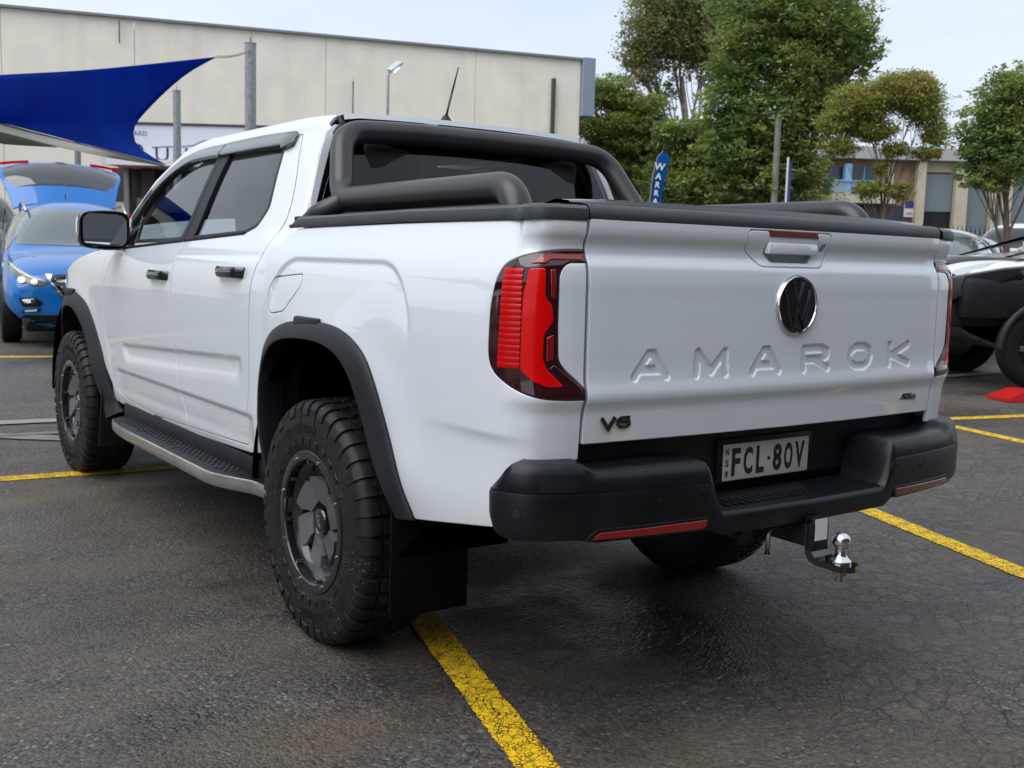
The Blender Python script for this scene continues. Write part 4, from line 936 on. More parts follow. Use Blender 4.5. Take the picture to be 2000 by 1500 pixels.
def asphalt(name, agg=98., crack=True, dark=2.05, brown=1.0, paint=False, smooth=False):
    m, n, l, b = node_mat(name)
    t = n.new('ShaderNodeTexCoord').outputs['Object']
    v = N_(n, 'ShaderNodeTexVoronoi', Scale=agg); l.new(t, v.inputs['Vector'])
    v2 = N_(n, 'ShaderNodeTexVoronoi', Scale=agg*.45); l.new(t, v2.inputs['Vector'])
    stone = n.new('ShaderNodeSeparateColor'); l.new(v.outputs['Color'], stone.inputs[0])
    big = N_(n, 'ShaderNodeTexNoise', Scale=.55, Detail=5., Roughness=.6); l.new(t, big.inputs['Vector'])
    big2 = N_(n, 'ShaderNodeTexNoise', Scale=1.7, Detail=6., Roughness=.65); mpp = N_(n, 'ShaderNodeMapping'); mpp.inputs[1].default_value = (5.3, 2.1, 0); mpp.inputs[3].default_value = (.5, 1.6, 1); mpp.inputs[2].default_value = (0, 0, -.5); l.new(t, mpp.inputs[0]); l.new(mpp.outputs[0], big2.inputs['Vector'])
    fine = N_(n, 'ShaderNodeTexNoise', Scale=40., Detail=4.); l.new(t, fine.inputs['Vector'])
    k = dark
    c = mixc(n, l, stone.outputs[0], (.015*k, .0138*k, .013*k), (.062*k, .056*k, .052*k))
    c = mixc(n, l, mrange(n, l, stone.outputs[1], .965, .975), c, (.12*k, .098*k, .078*k))
    bf = mrange(n, l, big2.outputs[0], .42, .62, 0, .85*brown); c = mixc(n, l, bf, c, mixc(n, l, stone.outputs[2], (.040*k, .030*k, .022*k), (.082*k, .063*k, .047*k)))
    c = mixc(n, l, mrange(n, l, big.outputs[0], .40, .62, .0, .8), c, mixc(n, l, 1., c, (.58, .585, .60), 'MULTIPLY'))
    h = math_(n, l, 'ADD', math_(n, l, 'MULTIPLY', v.outputs['Distance'], -.8), math_(n, l, 'MULTIPLY', v2.outputs['Distance'], -.6))
    h = math_(n, l, 'ADD', h, math_(n, l, 'MULTIPLY', fine.outputs[0], .5))
    if crack:
        w = N_(n, 'ShaderNodeTexNoise', Scale=3.2, Detail=5.); l.new(t, w.inputs['Vector'])
        wv = mixc(n, l, .22, t, w.outputs['Color'], 'ADD')
        ck = N_(n, 'ShaderNodeTexVoronoi', Scale=9.5, feature='DISTANCE_TO_EDGE'); l.new(wv, ck.inputs['Vector'])
        ck2 = N_(n, 'ShaderNodeTexVoronoi', Scale=26., feature='DISTANCE_TO_EDGE'); l.new(wv, ck2.inputs['Vector'])
        cell = N_(n, 'ShaderNodeTexVoronoi', Scale=9.5); l.new(wv, cell.inputs['Vector'])
        cs = n.new('ShaderNodeSeparateColor'); l.new(cell.outputs['Color'], cs.inputs[0])
        cm = N_(n, 'ShaderNodeTexNoise', Scale=.8, Detail=3.); l.new(t, cm.inputs['Vector'])
        sx = n.new('ShaderNodeSeparateXYZ'); l.new(t, sx.inputs[0])
        area = math_(n, l, 'ADD', mrange(n, l, cm.outputs[0], .38, .60), mrange(n, l, sx.outputs[0], -1.4, .2, -.9, .35)); area = mrange(n, l, area, .1, .9)
        line = math_(n, l, 'MULTIPLY', mrange(n, l, ck.outputs['Distance'], .005, .026, .65, 0), area)
        line2 = math_(n, l, 'MULTIPLY', mrange(n, l, ck2.outputs['Distance'], .01, .05, .35, 0), area); line = math_(n, l, 'MAXIMUM', line, line2)
        top = math_(n, l, 'MULTIPLY', math_(n, l, 'MULTIPLY', mrange(n, l, ck.outputs['Distance'], .05, .16), area), mrange(n, l, cs.outputs[0], .45, 1.0, 0, .55))
        c = mixc(n, l, top, c, mixc(n, l, stone.outputs[2], (.050*k, .041*k, .033*k), (.095*k, .078*k, .064*k)))
        c = mixc(n, l, line, c, (.013, .012, .012))
        h = math_(n, l, 'SUBTRACT', h, math_(n, l, 'MULTIPLY', line, 1.1)); h = math_(n, l, 'ADD', h, math_(n, l, 'MULTIPLY', top, .8))
    wet = N_(n, 'ShaderNodeTexNoise', Scale=.75, Detail=6., Roughness=.6); mq = N_(n, 'ShaderNodeMapping'); mq.inputs[1].default_value = (9.4, 3.7, 0); l.new(t, mq.inputs[0]); l.new(mq.outputs[0], wet.inputs['Vector'])
    wf = mrange(n, l, wet.outputs[0], .46, .63)
    c = mixc(n, l, math_(n, l, 'MULTIPLY', wf, .55), c, mixc(n, l, 1., c, (.38, .39, .42), 'MULTIPLY'))
    rg = math_(n, l, 'ADD', mrange(n, l, wf, 0, 1, .60, .22), math_(n, l, 'MULTIPLY', fine.outputs[0], .15)); l.new(rg, b.inputs['Roughness'])
    l.new(c, b.inputs['Base Color']); b.inputs['Specular IOR Level'].default_value = .5
    bp = n.new('ShaderNodeBump'); bp.inputs['Strength'].default_value = .35 if smooth else 1.0; bp.inputs['Distance'].default_value = .0045; l.new(h, bp.inputs['Height']); l.new(bp.outputs[0], b.inputs['Normal'])
    return m
def yellow_mat():
    m, n, l, b = node_mat('worn_yellow_paint'); t = n.new('ShaderNodeTexCoord').outputs['Object']
    v = N_(n, 'ShaderNodeTexVoronoi', Scale=95.); l.new(t, v.inputs['Vector'])
    w = N_(n, 'ShaderNodeTexNoise', Scale=5., Detail=3.); l.new(t, w.inputs['Vector']); wv = mixc(n, l, .08, t, w.outputs['Color'], 'ADD')
    ck = N_(n, 'ShaderNodeTexVoronoi', Scale=22., feature='DISTANCE_TO_EDGE'); l.new(wv, ck.inputs['Vector'])
    v3 = N_(n, 'ShaderNodeTexVoronoi', Scale=70., feature='DISTANCE_TO_EDGE'); l.new(wv, v3.inputs['Vector'])
    cm = N_(n, 'ShaderNodeTexNoise', Scale=18., Detail=3.); l.new(t, cm.inputs['Vector'])
    fn = N_(n, 'ShaderNodeTexNoise', Scale=160., Detail=2.); l.new(t, fn.inputs['Vector'])
    line = mrange(n, l, ck.outputs['Distance'], .008, .032, .8, 0); pit = math_(n, l, 'MULTIPLY', mrange(n, l, v3.outputs['Distance'], .03, .10, 1, 0), mrange(n, l, cm.outputs[0], .42, .52))
    pit2 = mrange(n, l, fn.outputs[0], .63, .68, 0, .8)
    a = math_(n, l, 'MAXIMUM', math_(n, l, 'MAXIMUM', line, pit), pit2)
    yc = mixc(n, l, mrange(n, l, cm.outputs[0], .3, .7), (.82, .50, .010), (1.0, .64, .015))
    l.new(mixc(n, l, a, yc, (.035, .026, .012)), b.inputs['Base Color']); b.inputs['Roughness'].default_value = .62; b.inputs['Specular IOR Level'].default_value = .3
    h = math_(n, l, 'SUBTRACT', math_(n, l, 'MULTIPLY', v.outputs['Distance'], -.5), a)
    bp = n.new('ShaderNodeBump'); bp.inputs['Strength'].default_value = .8; bp.inputs['Distance'].default_value = .004; l.new(h, bp.inputs['Height']); l.new(bp.outputs[0], b.inputs['Normal'])
    return m
M_ASP = asphalt('cracked_carpark_asphalt'); M_LANE = asphalt('lane_asphalt', agg=70., crack=False, dark=2.0, brown=.35, smooth=True)
M_YEL = yellow_mat(); M_CONC = mat('old_concrete', (.20, .185, .165), .75, noise=(4, .3), bump=(80, .3, .003)); M_CONCL = mat('pale_concrete', (.27, .255, .235), .75, noise=(3, .25), bump=(80, .3, .003))
rads = [0, 1, 2, 3, 4, 5, 6.5, 8, 10, 12.5, 15, 18, 22, 26, 30, 40, 60, 100, 200, 420]; na = 96
V = [(CX, CY, 0)]; F = []
for r_ in rads[1:]:
    for i in range(na): t = 2*math.pi*i/na; x, y = CX+r_*math.cos(t), CY+r_*math.sin(t); V.append((x, y, zg(x, y)))
for i in range(na): F.append((0, 1+i, 1+(i+1) % na))
for k in range(len(rads)-2):
    for i in range(na): j = (i+1) % na; F.append((1+k*na+i, 1+(k+1)*na+i, 1+(k+1)*na+j, 1+k*na+j))
tag(obj_from('ground', V, F, M_ASP), kind='structure')
def strip(name, pts, w, m, lift=.004, st=.5, jag=0, lab=None, w2=None):
    """sheet along a ground polyline; pts (x,y)"""
    P = np.array(pts, float); L = np.r_[0, np.cumsum(np.linalg.norm(np.diff(P, axis=0), axis=1))]; n_ = max(2, int(L[-1]/st)+1); s_ = np.linspace(0, L[-1], n_)
    Q = np.stack([np.interp(s_, L, P[:, 0]), np.interp(s_, L, P[:, 1])], 1); T = np.gradient(Q, axis=0); T /= np.linalg.norm(T, axis=1)[:, None]; Nn = np.stack([-T[:, 1], T[:, 0]], 1)
    ww = np.full(n_, w) if w2 is None else np.linspace(w, w2, n_); nc = max(2, int(w/1.0)+1); V = []; F = []
    for i in range(n_):
        j1, j2 = (random.uniform(-jag, jag), random.uniform(-jag, jag)) if jag else (0, 0)
        for c in range(nc):
            e = -1+2*c/(nc-1); q = Q[i]+Nn[i]*(ww[i]/2*e+(j1 if c == 0 else j2 if c == nc-1 else 0)); V.append((q[0], q[1], zg(*q)+lift))
    for i in range(n_-1):
        for c in range(nc-1): F.append((i*nc+c, i*nc+c+1, (i+1)*nc+c+1, (i+1)*nc+c))
    o = obj_from(name, V, [f[::-1] for f in F], m, smooth=False)
    bm_ = o.data; bm_.update()
    if bm_.polygons[0].normal.z < 0: bm_.flip_normals()
    return tag(o, kind='structure')
strip('road', [(-45, 12.9), (45, 1.2)], 4.25, M_LANE, .006, st=1.0)
strip('gutter', [(-45, 10.78), (45, -.92)], .16, M_CONCL, .010, st=.5, jag=.01)
strip('concrete_path', [(-1.55, 4.86), (-.55, 4.10)], .17, M_CONC, .009, jag=.012, st=.06)
strip('concrete_path', [(-1.2, 4.55), (.4, 4.33)], .07, M_CONC, .0125, jag=.012, st=.06)
def line(pts, w, st=.012): return strip('painted_line', pts, w, M_YEL, .004, st=st, jag=.0035)
line([(-1.52, -3.5), (-.845, -1.145), (-.555, -.15), (.36, 3.02)], .115)
line([(-9, 4.2), (-1.355, 3.2), (-.43, 3.10), (2.9, 2.47), (5.85, 1.95), (6.6, 1.72), (10, 1.05)], .125, .03)
line([(1.1, -4.0), (2.03, -.84), (2.475, .355), (3.05, 2.36)], .13, .02)
line([(4.2, -3.6), (5.33, 1.01), (5.50, 1.72)], .125, .03)
line([(-9, 11.0), (-.28, 9.37), (.21, 9.2), (9, 7.8)], .17, .05)
line([(3.2, 8.8), (4.1, 13)], .13, .1); line([(-2.3, 9.8), (-1.4, 14)], .13, .1)
# loose grit and leaf litter
def litter():
    V = []; F = []; n_ = 5200
    r_ = .6+3.6*rng.random(n_)**.8; a = rng.uniform(-.35, 1.75, n_)
    for i in range(n_):
        x, y = CX+.3+r_[i]*math.sin(a[i]), CY+r_[i]*math.cos(a[i])+.3; s = rng.uniform(.0014, .0038)*(1.6 if rng.random() < .03 else 1); b = len(V); t = rng.uniform(0, 6)
        c_, s_ = math.cos(t)*s, math.sin(t)*s*rng.uniform(.6, 1)
        V += [(x+c_, y+s_, .001), (x-s_, y+c_, .001), (x-c_, y-s_, .001), (x+s_, y-c_, .001), (x+rng.uniform(-.3, .3)*s, y, s*1.1)]
        F += [(b, b+1, b+4), (b+1, b+2, b+4), (b+2, b+3, b+4), (b+3, b, b+4)]
    m, n, l, b = node_mat('grit'); g_ = n.new('ShaderNodeNewGeometry'); l.new(mixc(n, l, mrange(n, l, g_.outputs['Random Per Island'], .55, 1), (.05, .046, .042), (.24, .20, .15)), b.inputs['Base Color']); b.inputs['Roughness'].default_value = .7
    return tag(obj_from('loose_grit', V, F, m, smooth=False), 'loose grit and tiny stones scattered over the near asphalt', 'grit', kind='stuff')
litter()
ML = mat('dry_leaf', (.22, .17, .10), .6, noise=(60, .3))
for i, (x, y, s, t, lb) in enumerate([(.93, -1.55, .022, .5, 'dry tan leaf lying at the right, nearest the bottom corner'), (.55, -1.62, .018, 1.7, 'curled brown leaf on the asphalt near the bottom right'), (-.15, -1.72, .015, 2.6, 'small pale leaf on the cracked asphalt right of the yellow line'), (-.02, -1.0, .014, .2, 'tiny pale leaf in the shadow behind the bumper'), (-1.75, .05, .014, .9, 'small white chip of leaf left of the near tyre')]):
    V = []; n_ = 8
    for k in range(n_+1):
        u = k/n_*2-1; w_ = .42*(1-u*u)**.8
        for e in (-1, 0, 1): V.append((u*s, e*w_*s, .004+.25*s*abs(e)+.12*s*u*u))
    F = [(3*k+e, 3*k+e+1, 3*k+4+e, 3*k+3+e) for k in range(n_) for e in (0, 1)]
    o = obj_from('fallen_leaf', V, F, ML); o.location = (x, y, .004); o.rotation_euler = (0, 0, t); tag(o, lb, 'leaf', 'leaves fallen on the asphalt')

# ================================================================== WAREHOUSE
def frame_root(name, p, ex):
    """Empty with local x along ex (ground), y away, z up"""
    o = empty(name, p, math.atan2(ex[1], ex[0])); return o
Mwall = mat('cream_precast', (.89, .835, .72), .8, noise=(1.2, .07), bump=(30, .25, .004)); 
def streaks(m_):
    n, l = m_.node_tree.nodes, m_.node_tree.links; b = n['Principled BSDF']; t = n.new('ShaderNodeTexCoord'); mp_ = n.new('ShaderNodeMapping'); mp_.inputs[3].default_value = (2.2, 2.2, .10); l.new(t.outputs['Object'], mp_.inputs[0])
    z = N_(n, 'ShaderNodeTexNoise', Scale=1., Detail=6., Roughness=.65); l.new(mp_.outputs[0], z.inputs['Vector']); src = b.inputs['Base Color'].links[0].from_socket
    sx = n.new('ShaderNodeSeparateXYZ'); l.new(t.outputs['Object'], sx.inputs[0]); top = mrange(n, l, sx.outputs[2], 3.5, 6.8, .25, 1.)
    f = math_(n, l, 'MULTIPLY', mrange(n, l, z.outputs[0], .50, .72, 0, .18), top); l.new(mixc(n, l, f, src, (.40, .36, .29)), b.inputs['Base Color'])
streaks(Mwall); Mcap = mat('grey_capping', (.22, .23, .23), .5); Mgal = mat('galvanised', (.30, .32, .33), .45, metal=.5, noise=(22, .25)); Mwhite = mat('painted_white', (.72, .73, .76), .5)
A0 = np.array([5.70, 24.93]); A1 = np.array([17.26, 21.46]); ex = (A1-A0)/np.linalg.norm(A1-A0)
wh = frame_root('warehouse', (A0[0], A0[1], zg(*A0)), ex); wl_ = lambda p: float(np.dot(np.array(p)-A0, ex))
tag(wh, 'long cream warehouse of tall precast panels behind the blue sail', 'warehouse')
H = 7.0-zg(*A0)
def part(name, boxes, m, par, bev=0, **k):
    mb = MB()
    for c, d in boxes: mb.box(c, d, bev=bev)
    o = mb.build(name, m, par, smooth=False); return o
joints = [-24, -18, -12, -6, -3.05, 0, wl_((8.46, 24.18)), wl_((10.28, 23.53)), wl_((14.27, 22.43)), wl_(A1)]
for a, b in zip(joints[:-1], joints[1:]): part('wall_panel', [(((a+b)/2, .09, H/2), (b-a-.012, .18, H))], Mwall, wh)
part('wall', [(((joints[-1]-24)/2, 10.1, H/2-.1), (joints[-1]+24, 19.8, H-.2))], Mwall, wh)
part('roof_capping', [((-6, .06, H+.03), (joints[-1]+12+12.1, .34, .06))], Mcap, wh)
part('downpipe', [((wl_((16.42, 21.6)), -.07, H/2-.25), (.10, .10, H-.65))], mat('dark_pipe', (.06, .06, .065), .5), wh)
part('rod_bracket', [((-.35, -.10, H-.35), (.03, .03, .55))], mat('rust', (.12, .07, .04), .8), wh)
bx_ = part('panel_cladding', [((joints[-1]+.19, .6, H-.75), (.36, 1.6, 1.62))], mat('blue_grey_cladding', (.26, .31, .40), .5), wh)
# office under the wall
off = frame_root('office_annex', (3.55, 19.75, zg(3.5, 19.7)), (.815, -.58)); tag(off, 'low charcoal office front with cream door and window beneath the white sign', 'office')
zf = 2.95-zg(3.5, 19.7)+0.0; Mch = mat('charcoal_render', (.045, .044, .05), .7); Mcr = mat('cream_frame', (.46, .45, .36), .6)
part('wall', [((2.9, 1.0, zf/2), (5.6, 1.6, zf))], Mch, off)
part('canopy', [((2.9, -.25, zf+.04), (5.0, 1.3, .12))], Mwhite, off)
part('column', [((.98, -.06, zf/2), (.26, .34, zf)), ], Mch, off); part('column', [((.50, -.02, zf/2), (.10, .2, zf))], Mcap, off)
part('door', [((.28, .16, zf/2-.35), (.36, .05, zf-.7))], Mcr, off); part('door', [((.72, .16, zf/2-.3), (.20, .05, zf-.6))], Mcr, off)
wd_ = part('window_frame', [((1.98, .16, zf/2+.25), (1.5, .06, zf-.9))], Mcr, off); part('pane', [((1.98, .12, zf/2+.3), (1.36, .03, zf-1.05))], mat('dusty_glass', (.16, .18, .16), .15, noise=(3, .4)), wd_)
part('notice', [((1.50, .095, zf-.42), (.17, .01, .24))], Mwhite, wd_)
cl_ = MB(); cl_.cyl((-.16, -.9, 0), (-.16, -.9, 3.5), .06, n=16); o = cl_.build('bollard_post', Mcap); o.location = off.location; o.rotation_euler = off.rotation_euler; o.name = 'canopy_post'; tag(o, 'dark grey round post left of the charcoal office front', 'post')
# sign
sg = frame_root('car_yard_sign', (3.604, 19.96, 0), (.815, -.58)); tag(sg, 'white sign with dark letters and a blue car outline above the office', 'sign')
part('board', [((1.8, .06, 3.42), (3.7, .08, .84))], mat('sign_white', (.60, .61, .68), .4), sg); part('sign_frame', [((1.8, .05, 3.86), (3.74, .12, .05))], Mch, sg)
for x in (.3, 3.3): part('sign_leg', [((x, .14, 3.0), (.06, .06, .9))], Mcap, sg)
def sgn_text(b, x, z, s, m, **k): return text_mesh('sign_letters', b, s, m, sg, .002, basis((1, 0, 0), (0, 0, 1), (x, .012, z)), **k)
Mnav = mat('navy_print', (.03, .045, .16), .5); Mbg = mat('blue_grey_print', (.13, .19, .34), .5)
sgn_text('YARD', .72, 3.655, .125, Mbg, sx=1.15); sgn_text('UN', 1.40, 3.235, .40, mat('dark_print', (.03, .035, .04), .5), sx=1.15, space=1.15)
cb = strokes_vf([[(1.00, 3.38), (1.3, 3.405), (1.62, 3.41), (1.86, 3.45), (2.05, 3.54), (2.3, 3.57), (2.6, 3.56), (2.85, 3.47), (3.1, 3.43), (3.3, 3.38)], [(2.06, 3.41), (2.18, 3.50), (2.45, 3.51), (2.5, 3.42), (2.06, 3.41)]], .022, 0, .004)
cb.V = [(x, .016-z, y) for x, y, z in cb.V]; cb.build('car_outline', Mbg, sg, smooth=False)
mb = MB(); mb.cyl((.70, .018, 3.33), (.70, .010, 3.33), .12, n=24); mb.build('round_logo', Mnav, sg)
# posts, chain, sails
def post(name, x, y, ztop, r_, lb, cat='post', m=Mgal, cap=True, group=None):
    o = empty(name, (x, y, zg(x, y))); tag(o, lb, cat, group); h = ztop-zg(x, y); mb = MB(); mb.cyl((0, 0, 0), (0, 0, h), r_, n=24); mb.build('pole', m, o)
    if cap: mb = MB(); mb.cyl((0, 0, h), (0, 0, h+.015), r_*1.08, n=24); mb.cyl((0, 0, h+.015), (0, 0, h+.10), r_*.12, n=8); mb.build('cap', Mcap, o)
    mb = MB(); mb.box((0, 0, .01), (.35, .35, .02)); mb.build('base_plate', m, o); return o
post('shade_sail_post', 4.17, 13.42, 4.56, .088, 'thick grey galvanised post holding the chained tip of the blue sail')
post('steel_post', 4.21, 17.14, 4.24, .070, 'shorter mottled galvanised post in front of the white sign')
def coons(top, right, bot, left=None, nu=26, nv=14):
    T, B, Rr = (spline2(q, nu) for q in (top, bot, None or bot)); Rr = spline2(right, nv); L = np.linspace(B[0], T[0], nv)[::-1] if left is None else spline2(left, nv)
    P = np.zeros((nu, nv, 3))
    for i in range(nu):
        u = i/(nu-1)
        for j in range(nv):
            v = j/(nv-1); P[i, j] = (1-v)*T[i]+v*B[i]+(1-u)*L[j]+u*Rr[j]-((1-u)*(1-v)*T[0]+u*(1-v)*T[-1]+(1-u)*v*B[0]+u*v*B[-1])
    return P
def cloth(name, P, m, th=.004):
    P = np.asarray(P); nu, nv = P.shape[:2]; V = list(P.reshape(-1, 3))+list((P+np.array((0, 0, -th))).reshape(-1, 3)); F = []; K = nu*nv
    for i in range(nu-1):
        for j in range(nv-1): a = i*nv+j; F.append((a, a+1, a+nv+1, a+nv)); F.append((K+a, K+a+nv, K+a+nv+1, K+a+1))
    ed = [i*nv for i in range(nu)]+[(nu-1)*nv+j for j in range(1, nv)]+[i*nv+nv-1 for i in range(nu-2, -1, -1)]+[j for j in range(nv-2, 0, -1)]
    for a, b in zip(ed, ed[1:]+ed[:1]): F.append((a, b, K+b, K+a))
    return obj_from(name, V, F, m)
def sail_mat(name, c1, c2, tr):
    m, n, l, b = node_mat(name); t = n.new('ShaderNodeTexCoord').outputs['Object']; w = N_(n, 'ShaderNodeTexNoise', Scale=.8, Detail=4.); l.new(t, w.inputs['Vector']); nz_ = N_(n, 'ShaderNodeTexNoise', Scale=300.); l.new(t, nz_.inputs['Vector'])
    l.new(mixc(n, l, mrange(n, l, w.outputs[0], .3, .7), c1, c2), b.inputs['Base Color']); b.inputs['Roughness'].default_value = .8; b.inputs['Specular IOR Level'].default_value = .05
    tl = n.new('ShaderNodeBsdfTranslucent'); tl.inputs[0].default_value = (*[min(1, q*1.2) for q in c2], 1); mx_ = n.new('ShaderNodeMixShader'); mx_.inputs[0].default_value = tr; l.new(b.outputs[0], mx_.inputs[1]); l.new(tl.outputs[0], mx_.inputs[2]); l.new(mx_.outputs[0], n['Material Output'].inputs[0])
    return m
top = [(-3.0, 2.2, 1.9), (-1.234, 5.938, 2.52), (-.559, 7.352, 2.80), (1.156, 10.55, 3.46), (3.55, 13.22, 4.26)]; bot = [(-3.0, 2.4, 1.95), (-1.242, 5.919, 2.33), (-.577, 7.309, 2.40), (.429, 8.818, 2.405), (1.128, 9.43, 2.365), (1.737, 9.98, 2.324)]
top = [(-1.9, 4.3, 2.15), *top[1:]]; bot = [(-1.92, 4.2, 2.12), *bot[1:]]
P = coons(top, [(3.55, 13.22, 4.26), (2.95, 12.78, 3.89), (2.088, 11.83, 3.204), (1.737, 11.29, 2.868), (1.599, 10.603, 2.562), (1.737, 9.98, 2.324)], bot)
for i in range(P.shape[0]):
    for j in range(P.shape[1]): u, v = i/(P.shape[0]-1), j/(P.shape[1]-1); P[i, j] += np.array((.35, -.1, -.10))*math.sin(math.pi*v)*math.sin(math.pi*min(1, u*1.0))*.8
sl = cloth('shade_sail', P, sail_mat('blue_shade_cloth', (.001, .026, .26), (.001, .055, .42), .45)); tag(sl, 'deep blue shade sail stretched to a chain at its tip, above the blue SUV', 'shade sail')  # two blues mixed by large noise imitate shading across the sail
topc = [(-1.95, 4.2, 2.10), (-1.2, 5.95, 2.33), (-.558, 7.418, 2.392), (.429, 8.84, 2.400), (1.128, 9.45, 2.362), (1.768, 10.077, 2.322)]
botc = [(-1.95, 4.3, 2.0), (-1.3, 5.6, 2.21), (-.58, 7.30, 2.300), (.10, 8.3, 2.300), (.90, 9.28, 2.305), (1.768, 10.06, 2.312)]
P = coons(topc, [(1.768, 10.077, 2.322), (1.768, 10.06, 2.312)], botc, nu=20, nv=4); s2 = cloth('shade_sail', P, mat('cream_shade_cloth', (.50, .48, .40), .8)); tag(s2, 'narrow cream shade sail edge running beneath the blue sail', 'shade sail')
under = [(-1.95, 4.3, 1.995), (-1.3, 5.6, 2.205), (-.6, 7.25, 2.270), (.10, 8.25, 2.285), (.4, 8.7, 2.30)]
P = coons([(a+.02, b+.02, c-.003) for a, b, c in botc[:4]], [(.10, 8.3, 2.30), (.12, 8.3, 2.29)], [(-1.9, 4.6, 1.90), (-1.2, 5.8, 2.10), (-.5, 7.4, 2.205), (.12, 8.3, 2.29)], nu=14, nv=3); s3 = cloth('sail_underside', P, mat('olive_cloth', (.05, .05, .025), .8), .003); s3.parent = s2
ch = empty('chain', (3.55, 13.22, 4.26)); tag(ch, 'steel chain tying the blue sail tip to the galvanised post', 'chain')
p0, p1 = Vector((0, 0, 0)), Vector((.56, .12, .17)); nl = 9; d_ = (p1-p0).normalized()
for i in range(nl):
    c_ = p0.lerp(p1, (i+.5)/nl)+Vector((0, 0, -.03*math.sin(math.pi*(i+.5)/nl))); a_ = d_.orthogonal().normalized(); b_ = d_.cross(a_); s_ = a_ if i % 2 else b_
    V, F = tube_vf([c_+d_*.042*math.cos(t)+s_*.018*math.sin(t) for t in np.linspace(0, 2*math.pi, 13)], .006, 6, cap=False); obj_from('link', V, F, Mgal, ch)
# yard light
yl = empty('yard_light', (9.37, 18.44, zg(9.37, 18.44))); tag(yl, 'slim pole with a tilted white yard light, lamp lit, before the warehouse', 'yard light')
z0 = 5.28-zg(9.37, 18.44); V, F = tube_vf([(0, 0, 0), (0, 0, z0), (.05, 0, z0+.1)], [.04, .03, .03], 12); obj_from('pole', V, F, Mgal, yl)
rot = Matrix.Rotation(R(-38), 3, 'Y') @ Matrix.Rotation(R(20), 3, 'X'); mb = MB(); mb.box((.14, -.05, z0+.22), (.36, .20, .07), rot, bev=.02); hd = mb.build('lamp_head', mat('pale_grey', (.5, .53, .55), .4), yl)
mb = MB(); mb.box(Vector((.14, -.05, z0+.22))+rot @ Vector((-.05, -.06, -.038)), (.16, .12, .012), rot); mb.build('lens', mat('lit_lens', (.8, .9, .9), .3, emit=((.8, .97, 1), 2.2)), hd)
post('vent_pipe', 9.69, 20.78, 5.46, .022, 'thin dark pipe with a small cap in front of the cream wall', 'pipe', m=Mcap)
# feather flag
ff = empty('feather_flag', (8.50, 8.86, zg(8.5, 8.86))); tag(ff, 'blue feather flag with white WARRA lettering behind the sports bar', 'flag')
e1 = Vector((.815, -.58, 0)); zf0 = -zg(8.5, 8.86)
def fp_(u, z): return Vector((0, 0, z))+e1*u
ol = rnd([(.06, .55), (.085, 1.9), (.155, 2.75), (.21, 2.93), (.33, 2.93), (.345, 2.80), (.30, 2.55), (.23, 2.1), (.20, 1.7), (.20, .55)], .05)
def flag_f(a, b): return (e1.x*a+.58*.015*np.sin(b*6), e1.y*a+.815*.015*np.sin(b*6), b+zf0)
fl = panel('banner', [ol], flag_f, sail_mat('blue_flag_cloth', (.008, .085, .32), (.012, .12, .42), .3), ff, st=.06, thick=.004, sgn=1, closeback=True)
V, F = tube_vf([fp_(.03, 0), fp_(.05, 1.8+zf0), fp_(.11, 2.6+zf0), fp_(.17, 2.87+zf0), fp_(.25, 2.96+zf0)], [.014, .011, .009, .008, .006], 8); obj_from('pole', V, F, mat('flag_pole_grey', (.22, .22, .26), .4), ff)
for k, (c_, z, u, s) in enumerate([('W', 2.72, .205, .145), ('A', 2.58, .193, .125), ('R', 2.455, .182, .115), ('R', 2.335, .170, .11), ('A', 2.215, .158, .11), ('N', 2.10, .150, .11), ('T', 1.99, .145, .11), ('Y', 1.88, .14, .11)]):
    if k > 4: break
    text_mesh('flag_letters', c_, s, MT['white'], fl, .002, basis(e1+Vector((0, 0, -.12)), (0, 0, 1), fp_(u, z+zf0)+Vector((-.58, -.815, 0))*.022), sx=1.0, bold=.004)
# second pole banner further off
f2 = empty('feather_flag', (17.45, 13.85, zg(17.45, 13.85))); tag(f2, 'narrow blue flag on a tall pole beside the dense green tree', 'flag')
mb = MB(); mb.cyl((0, 0, 0), (0, 0, 3.9-.376), .025, n=10); mb.build('pole', MT['white'], f2); mb = MB(); mb.box((.05, -.04, 2.2), (.075, .01, 2.4)); mb.build('banner', mat('blue_cloth', (.03, .07, .30), .7), f2)
pp = empty('power_pole', (20.35, 16.75, zg(20.4, 16.8))); tag(pp, 'pale green-grey street power pole partly hidden in the dense tree', 'power pole'); mb = MB(); mb.cyl((0, 0, 0), (0, 0, 4.9), .095, .085, 16); mb.build('pole', mat('pole_grey', (.20, .23, .18), .8, noise=(8, .25)), pp); mb = MB(); mb.cyl((0, 0, 4.9), (0, 0, 5.0), .03, n=10); mb.build('cap', Mcap, pp)

